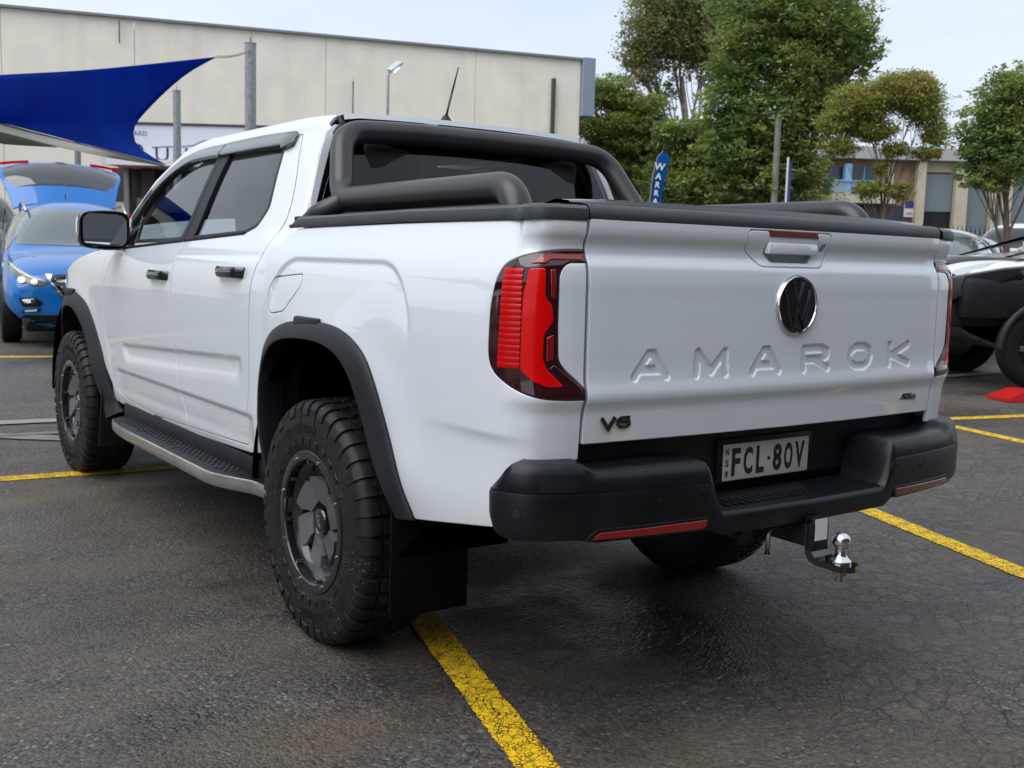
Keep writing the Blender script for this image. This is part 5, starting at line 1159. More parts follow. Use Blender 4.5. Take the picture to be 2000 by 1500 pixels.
# ================================================================== STREET FRONT AT THE RIGHT
O_ = np.array([35.3, 27.5]); fb = frame_root('factory_units', (O_[0], O_[1], 0), (.816, -.578)); tag(fb, 'two storey cream and tan brick factory units with grey roller doors and a pale roof', 'factory')
ppm = 46.6
def bxp(name, x0, y0, x1, y1, m, par, d=.1, dep=.2, tilt=True):
    """wall element given by its extent along the front (metres scaled) and its depth"""
    X0, X1 = (x0-1600)/ppm, (x1-1600)/ppm; xm = (x0+x1)/2; hz = 520+(xm-1500)*.0274; Z1, Z0 = (hz-y0)/ppm+1.3, (hz-y1)/ppm+1.3
    mb = MB(); mb.box(((X0+X1)/2, d-dep/2, (Z0+Z1)/2), (X1-X0, dep, Z1-Z0)); return mb.build(name, m, par, smooth=False)
Mtan = mat('tan_brick', (.33, .22, .14), .85, noise=(6, .2)); Mcream = mat('cream_render', (.50, .45, .34), .8, noise=(2, .1)); Mfas = mat('pale_metal_roof', (.40, .40, .40), .55); Mroll = mat('roller_grey', (.26, .31, .34), .5); Mdk = mat('dark_opening', (.012, .012, .014), .8); Mwin = mat('window_dark', (.03, .05, .08), .08); Mblu = mat('pale_blue_paint', (.22, .40, .62), .5); Mnv = mat('navy_shopfront', (.03, .035, .07), .4)
bxp('wall', 1560, 308, 2120, 600, Mtan, fb, 8, 7.9)
bxp('roof', 1560, 288, 2120, 312, Mfas, fb, 8.6, 9.1)
bxp('wall', 1615, 378, 1742, 396, Mcream, fb, -.05, 1.0); bxp('wall', 1740, 312, 1752, 396, Mcream, fb, .10, .14)
for a, b in ((1618, 1648), (1662, 1690), (1692, 1716)):
    w_ = bxp('window', a, 322, b, 374, Mwin, fb, .08, .10); bxp('window_frame', a-1, 322, a+1.2, 374, Mblu, w_, .02, .06); bxp('balustrade', a, 352, b, 374, mat('sea_glass', (.20, .30, .34), .1), fb, -.50, .03)
bxp('column', 1648, 318, 1661, 377, Mblu, fb, -.1, .4); bxp('rail', 1612, 350, 1725, 353, Mblu, fb, -.52, .06)
bxp('shopfront', 1610, 397, 1776, 480, Mnv, fb, .06, .1)
fs = bxp('for_lease_sign', 1776, 390, 1796, 422, MT['white'], fb, -.02, .06); bxp('sign_panel', 1777, 390, 1795, 404, Mnav, fs, -.085, .02)
text_mesh('sign_letters', 'LEASE', .13, Mnav, fs, .002, basis((1, 0, 0), (0, 0, 1), ((1786-1600)/ppm, -.09, 3.72)), sx=.85)
for a, b in ((1794, 1811), (1872, 1896), (1945, 1953), (1966, 1985)): bxp('pillar', a, 312, b, 520, Mcream, fb, -.02, .35)
bxp('wall', 1811, 312, 2100, 336, Mcream, fb, .09, .12)
for (a, b, t, bo) in ((1812, 1872, 337, 411), (1896, 1945, 337, 500), (1953, 1966, 370, 500), (1985, 2060, 340, 500)):
    X0, X1 = (a-1600)/ppm, (b-1600)/ppm; hz = 520+((a+b)/2-1500)*.0274; Z1, Z0 = (hz-t)/ppm+1.3, (hz-bo)/ppm+1.3; mb = MB(); ns = int((Z1-Z0)/.11)
    for k in range(ns): z = Z0+(k+.5)*(Z1-Z0)/ns; mb.box(((X0+X1)/2, .05, z), (X1-X0, .05, (Z1-Z0)/ns*.9), Matrix.Rotation(.25, 3, 'X'))
    mb.box(((X0+X1)/2, .10, (Z0+Z1)/2), (X1-X0, .02, Z1-Z0)); mb.build('roller_door', Mroll, fb, smooth=False)
bxp('door_opening', 1812, 411, 1872, 500, Mdk, fb, .095, .01)
# palisade fence
fe = empty('palisade_fence', (20.5, 17.9, 0)); tag(fe, 'dark green steel palisade fence in front of the roller doors', 'fence'); dx, dy = .816, -.578; Mf = mat('dark_green_steel', (.02, .045, .04), .5)
for i in range(96):
    u = i*.125; x, y = u*dx, u*dy; mb = MB(); mb.box((x, y, 1.45), (.030, .030, 2.0)); mb.cyl((x, y, 2.45), (x, y, 2.62), .018, .001, 4, cap=False); mb.build('paling', Mf, fe, smooth=False)
for z in (.75, 2.15): mb = MB(); mb.box((6*dx, 6*dy, z), (12, .04, .05), Matrix.Rotation(math.atan2(dy, dx), 3, 'Z')); mb.build('rail', Mf, fe, smooth=False)

# ================================================================== TREES
def leaf_mat(name, c1, c2, c3=None):
    m, n, l, b = node_mat(name); g_ = n.new('ShaderNodeNewGeometry'); t = n.new('ShaderNodeTexCoord').outputs['Object']; z = N_(n, 'ShaderNodeTexNoise', Scale=.9, Detail=3.); l.new(t, z.inputs['Vector'])
    c = mixc(n, l, g_.outputs['Random Per Island'], c1, c2)
    if c3: c = mixc(n, l, mrange(n, l, z.outputs[0], .45, .62), c, c3)
    l.new(c, b.inputs['Base Color']); b.inputs['Roughness'].default_value = .42; b.inputs['Specular IOR Level'].default_value = .5
    tl = n.new('ShaderNodeBsdfTranslucent'); l.new(c, tl.inputs[0]); mx_ = n.new('ShaderNodeMixShader'); mx_.inputs[0].default_value = .42; l.new(b.outputs[0], mx_.inputs[1]); l.new(tl.outputs[0], mx_.inputs[2]); l.new(mx_.outputs[0], n['Material Output'].inputs[0])
    return m
Mbark = mat('bark', (.12, .095, .075), .9, noise=(9, .35), bump=(20, .5, .02)); Mbarkp = mat('pale_bark', (.25, .22, .19), .85, noise=(6, .35))
def tree(name, lb, base, blobs, leaf, n_leaf, ls, trunk_r=.2, bark=Mbark, flat=.75, gap=.45, asp=2.2, droop=0.0, tw=1.0):
    bx, by = base; z0 = zg(bx, by); root = empty(name, (bx, by, z0)); tag(root, lb, 'tree', 'trees behind the car park')
    B = np.array([(x-bx, y-by, z-z0, rx*1.1, rz*1.12) for x, y, z, rx, rz in blobs]); top = B[:, 2].max()
    mb = MB(); zt = max(B[:, 2].min()*.8, top*.35); lean = B[:, :2].mean(0)
    th = [np.array((0, 0, 0)), np.array((lean[0]*.1, lean[1]*.1, zt*.5)), np.array((lean[0]*.4, lean[1]*.4, zt)), np.array((lean[0]*.9, lean[1]*.9, top*.72))]
    V, F = tube_vf(spline2(th, 12), np.linspace(trunk_r, trunk_r*.35, 12), 10); mb.add(V, F)
    rg = np.random.default_rng(abs(len(blobs)*7+int(bx*10))); tt = spline2(th, 12)
    for x, y, z, rx, rz in B:
        s = tt[int(np.clip((z/top)*11-2.2, 4, 10))]; e = np.array((x, y, z)); mid = (s+e)/2+rg.normal(0, .12*rx, 3)+np.array((0, 0, -.15*rx))
        q = spline2([s, mid, e], 7); V, F = tube_vf(q, np.linspace(trunk_r*.34, trunk_r*.06, 7), 6); mb.add(V, F)
        for k in range(6):
            d = rg.normal(0, 1, 3); d /= np.linalg.norm(d); d[2] = abs(d[2])*.7; ee = e+d*np.array((rx, rx, rz))*.85; ss = q[rg.integers(2, 6)]; mm = (ss+ee)/2+rg.normal(0, .08*rx, 3)
            V, F = tube_vf(spline2([ss, mm, ee], 5), np.linspace(trunk_r*.12, trunk_r*.025+.003, 5), 4, cap=False); mb.add(V, F)
    tr = mb.build('trunk', bark, root)
    # crown: leaves gathered in tufts on the shells of the blobs
    vol = B[:, 3]**2*B[:, 4]**.8; cnt = (n_leaf*vol/vol.sum()).astype(int)+1; Pn = []; 
    for (x, y, z, rx, rz), c in zip(B, cnt):
        nt = max(5, int(c/tw/26)); d = rg.normal(0, 1, (nt, 3)); d /= np.linalg.norm(d, axis=1)[:, None]; rr = rg.uniform(.30, 1.30, nt)**.8; d = d*rr[:, None]; d[:, 2] *= flat+.25
        tc_ = np.array((x, y, z))+d*np.array((rx, rx*.9, rz)); per = max(1, int(c/nt))
        sz = min(rx, rz)*gap*rg.uniform(.6, 1.2, nt)
        for q, s_ in zip(tc_, sz):
            o_ = rg.normal(0, 1, (per, 3)); o_ /= np.linalg.norm(o_, axis=1)[:, None]+1e-9; o_ *= (rg.random(per)**.45)[:, None]; o_[:, 2] *= .55
            Pn.append(q+o_*s_)
    Pn = np.vstack(Pn); n_ = len(Pn); a = rg.normal(0, 1, (n_, 3)); a[:, 2] = a[:, 2]*.5-droop; a /= np.linalg.norm(a, axis=1)[:, None]; up_ = rg.normal(0, .55, (n_, 3))+np.array((0, 0, 1)); b = np.cross(a, up_); b /= np.linalg.norm(b, axis=1)[:, None]+1e-9
    s_ = ls*rg.uniform(.6, 1.3, n_)[:, None]; nrm = np.cross(a, b)
    V = np.stack([Pn-a*s_*.5, Pn+b*s_*.5/asp-a*s_*.05+nrm*s_*.08, Pn+a*s_*.5, Pn-b*s_*.5/asp-a*s_*.05+nrm*s_*.08], 1).reshape(-1, 3)
    me = bpy.data.meshes.new('crown'); me.vertices.add(4*n_); me.vertices.foreach_set('co', V.ravel()); me.loops.add(6*n_); me.polygons.add(2*n_)
    b0 = np.arange(n_)[:, None]*4; me.loops.foreach_set('vertex_index', (b0+np.array([0, 1, 2, 0, 2, 3])).ravel()); me.polygons.foreach_set('loop_start', np.arange(2*n_)*3); me.materials.append(leaf); me.update(calc_edges=True); me.validate()
    o = bpy.data.objects.new('crown', me); COL.objects.link(o); o.parent = root; return root
LG = leaf_mat('leaf_fresh_green', (.11, .18, .05), (.23, .33, .095), (.32, .38, .10)); LD = leaf_mat('leaf_deep_green', (.09, .15, .045), (.20, .28, .07), (.28, .33, .07))
LY = leaf_mat('leaf_yellow_olive', (.19, .25, .05), (.36, .40, .08), (.36, .31, .09)); LO_ = leaf_mat('leaf_olive', (.14, .19, .07), (.25, .31, .11), (.28, .26, .10)); LB = leaf_mat('leaf_glossy', (.10, .17, .045), (.23, .31, .09), (.33, .38, .10))
T1 = [(32.1, 33.01, 12.11, 2.18, 1.37), (30.93, 33.68, 10.94, 1.15, 1.15), (30.5, 33.82, 9.79, 0.8, 0.8), (31.77, 33.4, 13.24, 1.6, 0.92), (33.41, 32.09, 12.16, 1.37, 1.37), (32.78, 32.33, 10.77, 1.37, 0.92), (31.39, 33.06, 8.91, 0.64, 0.55), (30.27, 34.08, 10.46, 0.5, 0.69), (33.4, 31.77, 9.88, 0.8, 0.8), (34.1, 31.43, 11.04, 0.92, 1.15)]
T2 = [(21.37, 17.87, 8.42, 1.5, 1.0), (22.29, 17.17, 8.02, 1.29, 1.0), (22.9, 16.63, 7.33, 0.79, 0.79), (23.31, 16.35, 7.42, 0.36, 0.43), (20.5, 18.31, 7.11, 0.93, 0.79), (21.53, 17.52, 6.72, 1.22, 0.79), (20.21, 18.34, 5.82, 0.86, 0.72), (21.01, 17.71, 5.42, 1.15, 0.72), (22.2, 16.95, 6.03, 0.86, 0.72), (20.21, 18.15, 4.55, 1.0, 0.64), (21.43, 17.27, 4.44, 0.86, 0.79), (21.75, 16.94, 3.75, 0.64, 0.64), (22.69, 16.68, 6.62, 0.64, 0.5), (20.7, 17.68, 3.71, 0.86, 0.64), (19.77, 18.55, 5.1, 0.43, 0.5), (22.04, 16.92, 5.03, 0.5, 0.57), (20.1, 18.07, 3.41, 0.86, 0.43)]
T5 = [(19.93, 23.58, 6.56, 0.78, 0.58), (20.71, 22.98, 6.26, 0.81, 0.42), (20.15, 23.28, 5.52, 1.05, 0.49), (20.98, 22.71, 5.71, 0.78, 0.36), (19.64, 23.5, 4.54, 0.65, 0.81), (20.65, 22.83, 4.89, 0.97, 0.39), (20.42, 22.89, 4.16, 0.89, 0.49), (19.92, 23.15, 3.5, 0.97, 0.57)]
T6 = [(20.43, 20.55, 5.17, 0.69, 0.37), (21.03, 20.06, 4.74, 0.76, 0.55), (20.45, 20.41, 4.26, 0.61, 0.4), (20.61, 20.2, 3.59, 0.92, 0.52), (21.44, 19.67, 4.0, 0.61, 0.76), (20.04, 20.78, 4.78, 0.4, 0.31), (19.75, 20.84, 3.79, 0.38, 0.61)]
T3 = [(19.71, 13.66, 5.24, 0.6, 0.37), (20.56, 13.11, 5.58, 0.68, 0.35), (19.29, 13.9, 4.8, 0.45, 0.25), (19.94, 13.41, 4.64, 0.5, 0.22), (20.98, 12.75, 5.16, 0.42, 0.35), (21.18, 12.52, 4.59, 0.3, 0.27), (19.27, 13.84, 4.24, 0.37, 0.2), (20.32, 13.07, 4.19, 0.32, 0.15), (20.9, 12.89, 5.78, 0.37, 0.2), (19.83, 13.29, 3.22, 0.35, 0.17), (20.38, 12.89, 3.21, 0.25, 0.2), (20.07, 13.19, 3.72, 0.17, 0.17), (20.98, 12.6, 4.12, 0.32, 0.12)]
T4 = [(13.93, 6.48, 4.02, 0.39, 0.37), (13.58, 6.66, 3.57, 0.31, 0.34), (14.0, 6.32, 3.26, 0.49, 0.41), (13.46, 6.69, 3.12, 0.24, 0.24), (13.65, 6.51, 2.81, 0.34, 0.19), (14.15, 6.37, 4.35, 0.24, 0.23), (14.35, 6.13, 3.67, 0.41, 0.57)]
tree('gum_tree', 'tall open gum tree, farthest back, its branches against the sky', (32.6, 32.4), T1, LO_, 46000, .19, .24, Mbarkp, gap=.5)
tree('leafy_tree', 'tallest dense green tree, behind the sports bar and tailgate', (21.6, 17.2), T2, LG, 66000, .16, .17, gap=.36, tw=.8)
tree('cypress_tree', 'dark tree with layered bright green foliage beside the warehouse end', (20.2, 23.2), T5, LD, 52000, .12, .16, gap=.46, flat=.5)
tree('bushy_tree', 'low olive brown bushy tree between the flag and the dense tree', (20.9, 20.1), T6, LG, 40000, .12, .12, gap=.55)
tree('wattle_tree', 'yellow olive tree with thin bare branches before the factory', (20.06, 13.07), T3, LY, 52000, .085, .06, Mbark, gap=.75, tw=.5)
tree('glossy_tree', 'glossy leaved round tree at the right edge by the roller doors', (14.15, 6.35), T4, LB, 24000, .09, .075, gap=.52, asp=2.6)
rg = np.random.default_rng(5); hb_ = [(23.5+i*.9, 25.5-i*.62, 2.6+.5*rg.random(), .9, .9) for i in range(7)]+[(21.8, 20.5, 2.9, .8, .7), (22.6, 19.4, 3.0, .8, .8)]
tree('bushy_tree', 'dark low shrubs filling the gap below the tree crowns', (24.6, 22.9), hb_, LD, 24000, .13, .12, gap=.6)
hb3 = [(25.0+i*1.1, 33.0-i*.75, 4.2+1.2*rg.random(), 1.4, 1.2) for i in range(8)]
tree('bushy_tree', 'hazy green tree line far behind, left of the factory roof', (28, 31), hb3, LO_, 24000, .19, .2, gap=.6)

# ================================================================== OTHER CARS
def build_body(name, rows, m, par, sub=3, wells=None):
    """rows: (u, [(x,z)*5]) ring cage -> smooth body; y forward"""
    bm = bmesh.new(); rings = []
    for u, pts in rows:
        ring = [bm.verts.new((x, u, z)) for x, z in pts]+[bm.verts.new((-x, u, z)) for x, z in pts[:-1][::-1]]; rings.append(ring)
    n = len(rings[0])
    for a, b in zip(rings[:-1], rings[1:]):
        for i in range(n): j = (i+1) % n; bm.faces.new((a[i], a[j], b[j], b[i]))
    bm.faces.new(rings[0][::-1]); bm.faces.new(rings[-1]); bmesh.ops.recalc_face_normals(bm, faces=bm.faces[:])
    me = bpy.data.meshes.new(name); bm.to_mesh(me); bm.free(); o = bpy.data.objects.new(name, me); COL.objects.link(o)
    md = o.modifiers.new('s', 'SUBSURF'); md.levels = sub; md.render_levels = sub; tmp = []
    if wells:
        for (y, z, r_) in wells:
            for sx in (-1, 1):
                c_ = MB(); c_.cyl((sx*.62, y, z), (sx*1.3, y, z), r_, n=32); co = c_.build('cutter', m); tmp.append(co); bo = o.modifiers.new('b', 'BOOLEAN'); bo.object = co; bo.operation = 'DIFFERENCE'; bo.solver = 'EXACT'
    bpy.context.view_layer.update(); ev = o.evaluated_get(bpy.context.evaluated_depsgraph_get()); me2 = bpy.data.meshes.new_from_object(ev)
    o.modifiers.clear(); o.data = me2; me2.materials.clear(); me2.materials.append(m); bpy.data.meshes.remove(me)
    for t in tmp: bpy.data.objects.remove(t)
    me2.polygons.foreach_set('use_smooth', [True]*len(me2.polygons)); me2.set_sharp_from_angle(angle=R(38)); me2.name = name; o.parent = par
    bmx = bmesh.new(); bmx.from_mesh(me2); bvh = BVHTree.FromBMesh(bmx); bmx.free(); return o, bvh
def proj(name, ol, side, bvh, m, par, off_=.006, st=.06, thick=.01, far=6, mirror=False, **k):
    """panel laid on the body; side: 'f' front (x,z), 'b' back, 'l'/'r' flank (y,z), 't' top (x,y)"""
    def f(a, b):
        P = []
        for x, y in zip(np.atleast_1d(a), np.atleast_1d(b)):
            if side == 'f': o_, d = Vector((x, far, y)), Vector((0, -1, 0))
            elif side == 'b': o_, d = Vector((x, -far, y)), Vector((0, 1, 0))
            elif side == 'r': o_, d = Vector((far, x, y)), Vector((-1, 0, 0))
            elif side == 'l': o_, d = Vector((-far, x, y)), Vector((1, 0, 0))
            else: o_, d = Vector((x, y, far)), Vector((0, 0, -1))
            h, nn, i, dd = bvh.ray_cast(o_, d)
            if h is None:
                nr = bvh.find_nearest(Vector((x, 4.4, y)) if side == 'f' else (Vector((x, 0, y)) if side == 'b' else Vector((.9 if side == 'r' else -.9, x, y)) if side in 'lr' else Vector((x, y, 1.4)))); h = nr[0]
            P.append(h)
        return np.array(P)
    sg_ = {'f': -1, 'b': 1, 'r': 1, 'l': -1, 't': 1}[side]
    return panel(name, [np.array(ol)], f, m, par, st=st, thick=thick, sgn=sg_, off=off_, **k)
def car_wheel(par, x, y, r_, w_, rimc, nsp=5):
    wh_ = empty('wheel', (x, y, r_)); wh_.parent = par; sx = 1 if x > 0 else -1
    prof = [(r_*.62, .42), (r_*.70, .49), (r_*.90, .5), (r_*.98, .42), (r_, .25), (r_, -.25), (r_*.98, -.42), (r_*.9, -.5), (r_*.62, -.42)]; n = 40; V = [(sx*b*w_, a*math.cos(2*math.pi*i/n), a*math.sin(2*math.pi*i/n)) for a, b in prof for i in range(n)]; F = [(i*n+k, (i+1)*n+k, (i+1)*n+(k+1) % n, i*n+(k+1) % n) for i in range(len(prof)-1) for k in range(n)]
    obj_from('tyre', V, F, MT['rubber'], wh_, angle=40)
    prof = [(r_*.62, .43), (r_*.60, .40), (r_*.58, .1), (.01, .05)]; V = [(sx*b*w_, a*math.cos(2*math.pi*i/n), a*math.sin(2*math.pi*i/n)) for a, b in prof for i in range(n)]; F = [(i*n+k, (i+1)*n+k, (i+1)*n+(k+1) % n, i*n+(k+1) % n) for i in range(3) for k in range(n)]
    rim_ = obj_from('rim', V, F, MT['rimblk'], wh_, angle=40); mb = MB()
    for i in range(nsp):
        t = 2*math.pi*i/nsp; mb.box((sx*w_*.36, math.cos(t)*r_*.33, math.sin(t)*r_*.33), (.03, r_*.50, .06), Matrix.Rotation(t, 3, 'X'), bev=.008)
    mb.cyl((sx*w_*.3, 0, 0), (sx*w_*.44, 0, 0), .055, n=16); sp_ = mb.build('spokes', rimc, rim_); return wh_
def rows(k, L, Wd, Hh, hood=1.0):
    base = {'suv': [(0.0, [(.62, .42), (.74, .60), (.74, .90), (.62, 1.02), (0, 1.05)]), (.06, [(.76, .34), (.88, .60), (.88, .98), (.72, 1.28), (0, 1.34)]), (.30, [(.84, .28), (.925, .60), (.91, 1.02), (.665, 1.53), (0, 1.60)]), (.80, [(.85, .27), (.93, .60), (.915, 1.0), (.67, 1.60), (0, 1.67)]), (1.9, [(.85, .26), (.93, .60), (.915, .98), (.675, 1.62), (0, 1.69)]), (2.55, [(.85, .26), (.93, .60), (.91, .97), (.64, 1.52), (0, 1.60)]), (3.22, [(.85, .26), (.93, .60), (.905, .96), (.72, 1.07), (0, 1.13)]), (3.40, [(.85, .26), (.93, .60), (.90, .94), (.72, 1.02), (0, 1.09)]), (3.85, [(.85, .26), (.925, .60), (.885, .87), (.70, .97), (0, 1.03)]), (4.2, [(.83, .26), (.91, .58), (.85, .80), (.64, .89), (0, .95)]), (4.38, [(.76, .24), (.83, .50), (.78, .72), (.58, .81), (0, .86)]), (4.48, [(.58, .28), (.66, .46), (.62, .64), (.46, .72), (0, .75)])],
        'hatch': [(0.0, [(.60, .40), (.72, .55), (.72, .82), (.60, .94), (0, .96)]), (.06, [(.74, .32), (.85, .55), (.85, .88), (.70, 1.12), (0, 1.18)]), (.35, [(.80, .26), (.88, .55), (.87, .90), (.62, 1.36), (0, 1.42)]), (1.0, [(.82, .24), (.89, .55), (.875, .88), (.62, 1.42), (0, 1.48)]), (1.9, [(.82, .24), (.89, .55), (.875, .86), (.62, 1.42), (0, 1.48)]), (2.4, [(.82, .24), (.89, .55), (.87, .86), (.60, 1.32), (0, 1.40)]), (3.15, [(.82, .24), (.89, .55), (.86, .84), (.70, .94), (0, 1.0)]), (3.3, [(.82, .24), (.89, .55), (.85, .83), (.68, .89), (0, .96)]), (3.7, [(.80, .24), (.87, .52), (.82, .74), (.64, .80), (0, .86)]), (3.98, [(.72, .24), (.80, .46), (.74, .62), (.55, .69), (0, .73)]), (4.1, [(.55, .28), (.63, .44), (.58, .56), (.42, .62), (0, .64)])],
        'wagon4': [(0.0, [(.66, .60), (.80, .75), (.80, 1.15), (.70, 1.32), (0, 1.34)]), (.06, [(.80, .50), (.91, .75), (.91, 1.18), (.76, 1.58), (0, 1.62)]), (.30, [(.86, .46), (.94, .75), (.93, 1.2), (.74, 1.78), (0, 1.84)]), (.9, [(.87, .46), (.95, .75), (.93, 1.2), (.74, 1.82), (0, 1.88)]), (2.3, [(.87, .46), (.95, .75), (.93, 1.2), (.74, 1.80), (0, 1.86)]), (2.75, [(.87, .46), (.95, .75), (.93, 1.2), (.72, 1.66), (0, 1.74)]), (3.2, [(.87, .46), (.95, .75), (.93, 1.18), (.78, 1.26), (0, 1.32)]), (3.35, [(.87, .46), (.95, .75), (.925, 1.17), (.78, 1.22), (0, 1.29)]), (4.2, [(.86, .48), (.94, .75), (.90, 1.10), (.74, 1.17), (0, 1.22)]), (4.42, [(.82, .52), (.90, .75), (.86, 1.02), (.70, 1.10), (0, 1.14)]), (4.55, [(.72, .58), (.80, .75), (.78, .92), (.62, 1.0), (0, 1.03)])]}[k]
    l0 = base[-1][0]; w0_ = .93; h0 = max(p[4][1] for _, p in base)
    return [(u*L/l0, [(x*Wd/1.86, z*Hh/h0*1.0) for x, z in p]) for u, p in base], L/l0, Wd/1.86, Hh/h0
def place(name, lb, cat, front, head, L, group=None):
    h = np.array(head, float); h /= np.linalg.norm(h); back = np.array(front)-h*L; o = empty(name, (back[0], back[1], zg(*back)), math.atan2(-h[0], h[1]))
    dz = zg(*front)-zg(*back); o.rotation_euler = (math.atan2(dz, L), 0, o.rotation_euler[2]); return tag(o, lb, cat, group)
def simple_car(name, lb, kind, front, head, L, Wd, Hh, paint, rimc=None, glass=MT['gloss'], rr=.34, group='cars parked in the yard', extra=True, rowmod=None):
    c = place(name, lb, 'car', front, head, L, group); rw_, sl_, sw, sh = rows(kind, L, Wd, Hh); wy = (.78*sl_, 3.48*sl_) if kind == 'suv' else ((.72*sl_, 3.22*sl_) if kind == 'hatch' else (.95*sl_, 3.72*sl_))
    if rowmod: rw_ = rowmod(rw_)
    body, bvh = build_body('body', rw_, paint, c, 3, [(y, rr, rr*1.22) for y in wy])
    ws = {'suv': [(-.60, 1.53), (.60, 1.53), (.74, 1.10), (-.74, 1.10)], 'hatch': [(-.56, 1.34), (.56, 1.34), (.72, .97), (-.72, .97)], 'wagon4': [(-.68, 1.72), (.68, 1.72), (.76, 1.31), (-.76, 1.31)]}[kind]
    g_ = proj('windscreen', rnd([(x*sw, z*sh) for x, z in ws], .05), 'f', bvh, glass, c, .006)
    bw = [(-.55, ws[0][1]-.06), (.55, ws[0][1]-.06), (.62, ws[2][1]+.02), (-.62, ws[2][1]+.02)]; proj('rear_window', rnd([(x*sw, z*sh) for x, z in bw], .05), 'b', bvh, glass, c, .006)
    zb, zt = {'suv': (1.03, 1.47), 'hatch': (.92, 1.30), 'wagon4': (1.24, 1.68)}[kind]; us = {'suv': [(.45, .62, 1.05, 1.22), (1.28, 1.30, 2.05, 2.05), (2.12, 2.12, 2.55, 3.05)], 'hatch': [(.50, .66, 1.05, 1.10), (1.16, 1.18, 1.95, 1.95), (2.02, 2.02, 2.40, 2.95)], 'wagon4': [(.30, .36, 1.10, 1.14), (1.22, 1.24, 2.05, 2.05), (2.12, 2.12, 2.62, 2.98)]}[kind]
    for a, b, d, e in us:
        for sd in 'lr': proj('side_window', rnd([(a*sl_, zb*sh), (b*sl_, zt*sh), (d*sl_, zt*sh), (e*sl_, zb*sh)], .04), sd, bvh, glass, c, .006, st=.1)
    for y in wy:
        for sx in (-1, 1): car_wheel(c, sx*(Wd/2-.12), y, rr, .23, rimc or MT['rim'])
    lz = {'suv': .60, 'hatch': .55, 'wagon4': .75}[kind]
    mb = MB(); mb.box((0, L*.5, lz*.5*sh+.08), (Wd*.86, L*.80, .12)); mb.build('underbody', MT['dark'], c)
    for sx in (-1, 1):
        if extra and kind != 'suv':
            hl = {'hatch': [(.42, .60), (.66, .66), (.76, .76), (.60, .72), (.44, .66)], 'wagon4': [(.50, .93), (.72, .94), (.80, 1.09), (.76, 1.13), (.54, 1.05)]}[kind]
            proj('headlight', [(sx*x*sw, z*sh) for x, z in (hl if sx > 0 else hl[::-1])], 'f', bvh, MT['mirror'], c, .008, st=.05)
        tl = [(sx*.60*sw, (ws[2][1]-.12)*sh), (sx*.80*sw, (ws[2][1]-.08)*sh), (sx*.76*sw, (ws[2][1]+.10)*sh), (sx*.60*sw, (ws[2][1]+.0)*sh)]; proj('tail_light', tl, 'b', bvh, MT['red'], c, .008, st=.08)
        mr = MB(); mr.box((sx*(Wd/2+.06), {'suv': 2.95, 'hatch': 2.85, 'wagon4': 2.9}[kind]*sl_, (zb+.10)*sh), (.20, .12, .14), bev=.04); mr.build('wing_mirror', paint, c)
    return c, bvh, (sl_, sw, sh)
# blue SUV, facing the camera, tailgate raised
Mblue = mat('blue_metallic', (.002, .15, .50), .30, coat=.8, spec=.3); Mchr = MT['chrome']
Mscr = mat('screen_glass', (.10, .125, .13), .03, coat=1)
suv, bv, (sl_, sw, sh) = simple_car('blue_suv', 'bright blue SUV facing the camera with its tailgate raised, left edge', 'suv', (.86, 9.93), (-.15, -.988), 4.65, 1.98, 1.82, Mblue, rr=.37, glass=Mscr, group=None, extra=False, rowmod=lambda rw: [(u, [(x, z-(.07*min(1, max(0, (u-3.6)/.5)) if k == 0 else 0)) for k, (x, z) in enumerate(p)]) for u, p in rw])
mb = MB(); mb.box((0, 4.30, .27), (1.50, .42, .16), bev=.05); mb.build('bumper_skirt', MT['plastic'], suv)
def sp(pts, sx=1): return [(sx*x*sw, z*sh) for x, z in (pts if sx > 0 else pts[::-1])]
proj('grille', rnd(sp([(-.40, .80), (.40, .80), (.46, .74), (.24, .46), (-.24, .46), (-.46, .74)]), .02), 'f', bv, MT['gloss'], suv, .012, st=.05)
for k in range(4): z = .745-k*.072; w_ = .40-.055*k; proj('grille_slat', sp([(-w_, z), (w_, z), (w_-.02, z-.028), (-w_+.02, z-.028)]), 'f', bv, Mchr, suv, .030, st=.08, thick=.02)
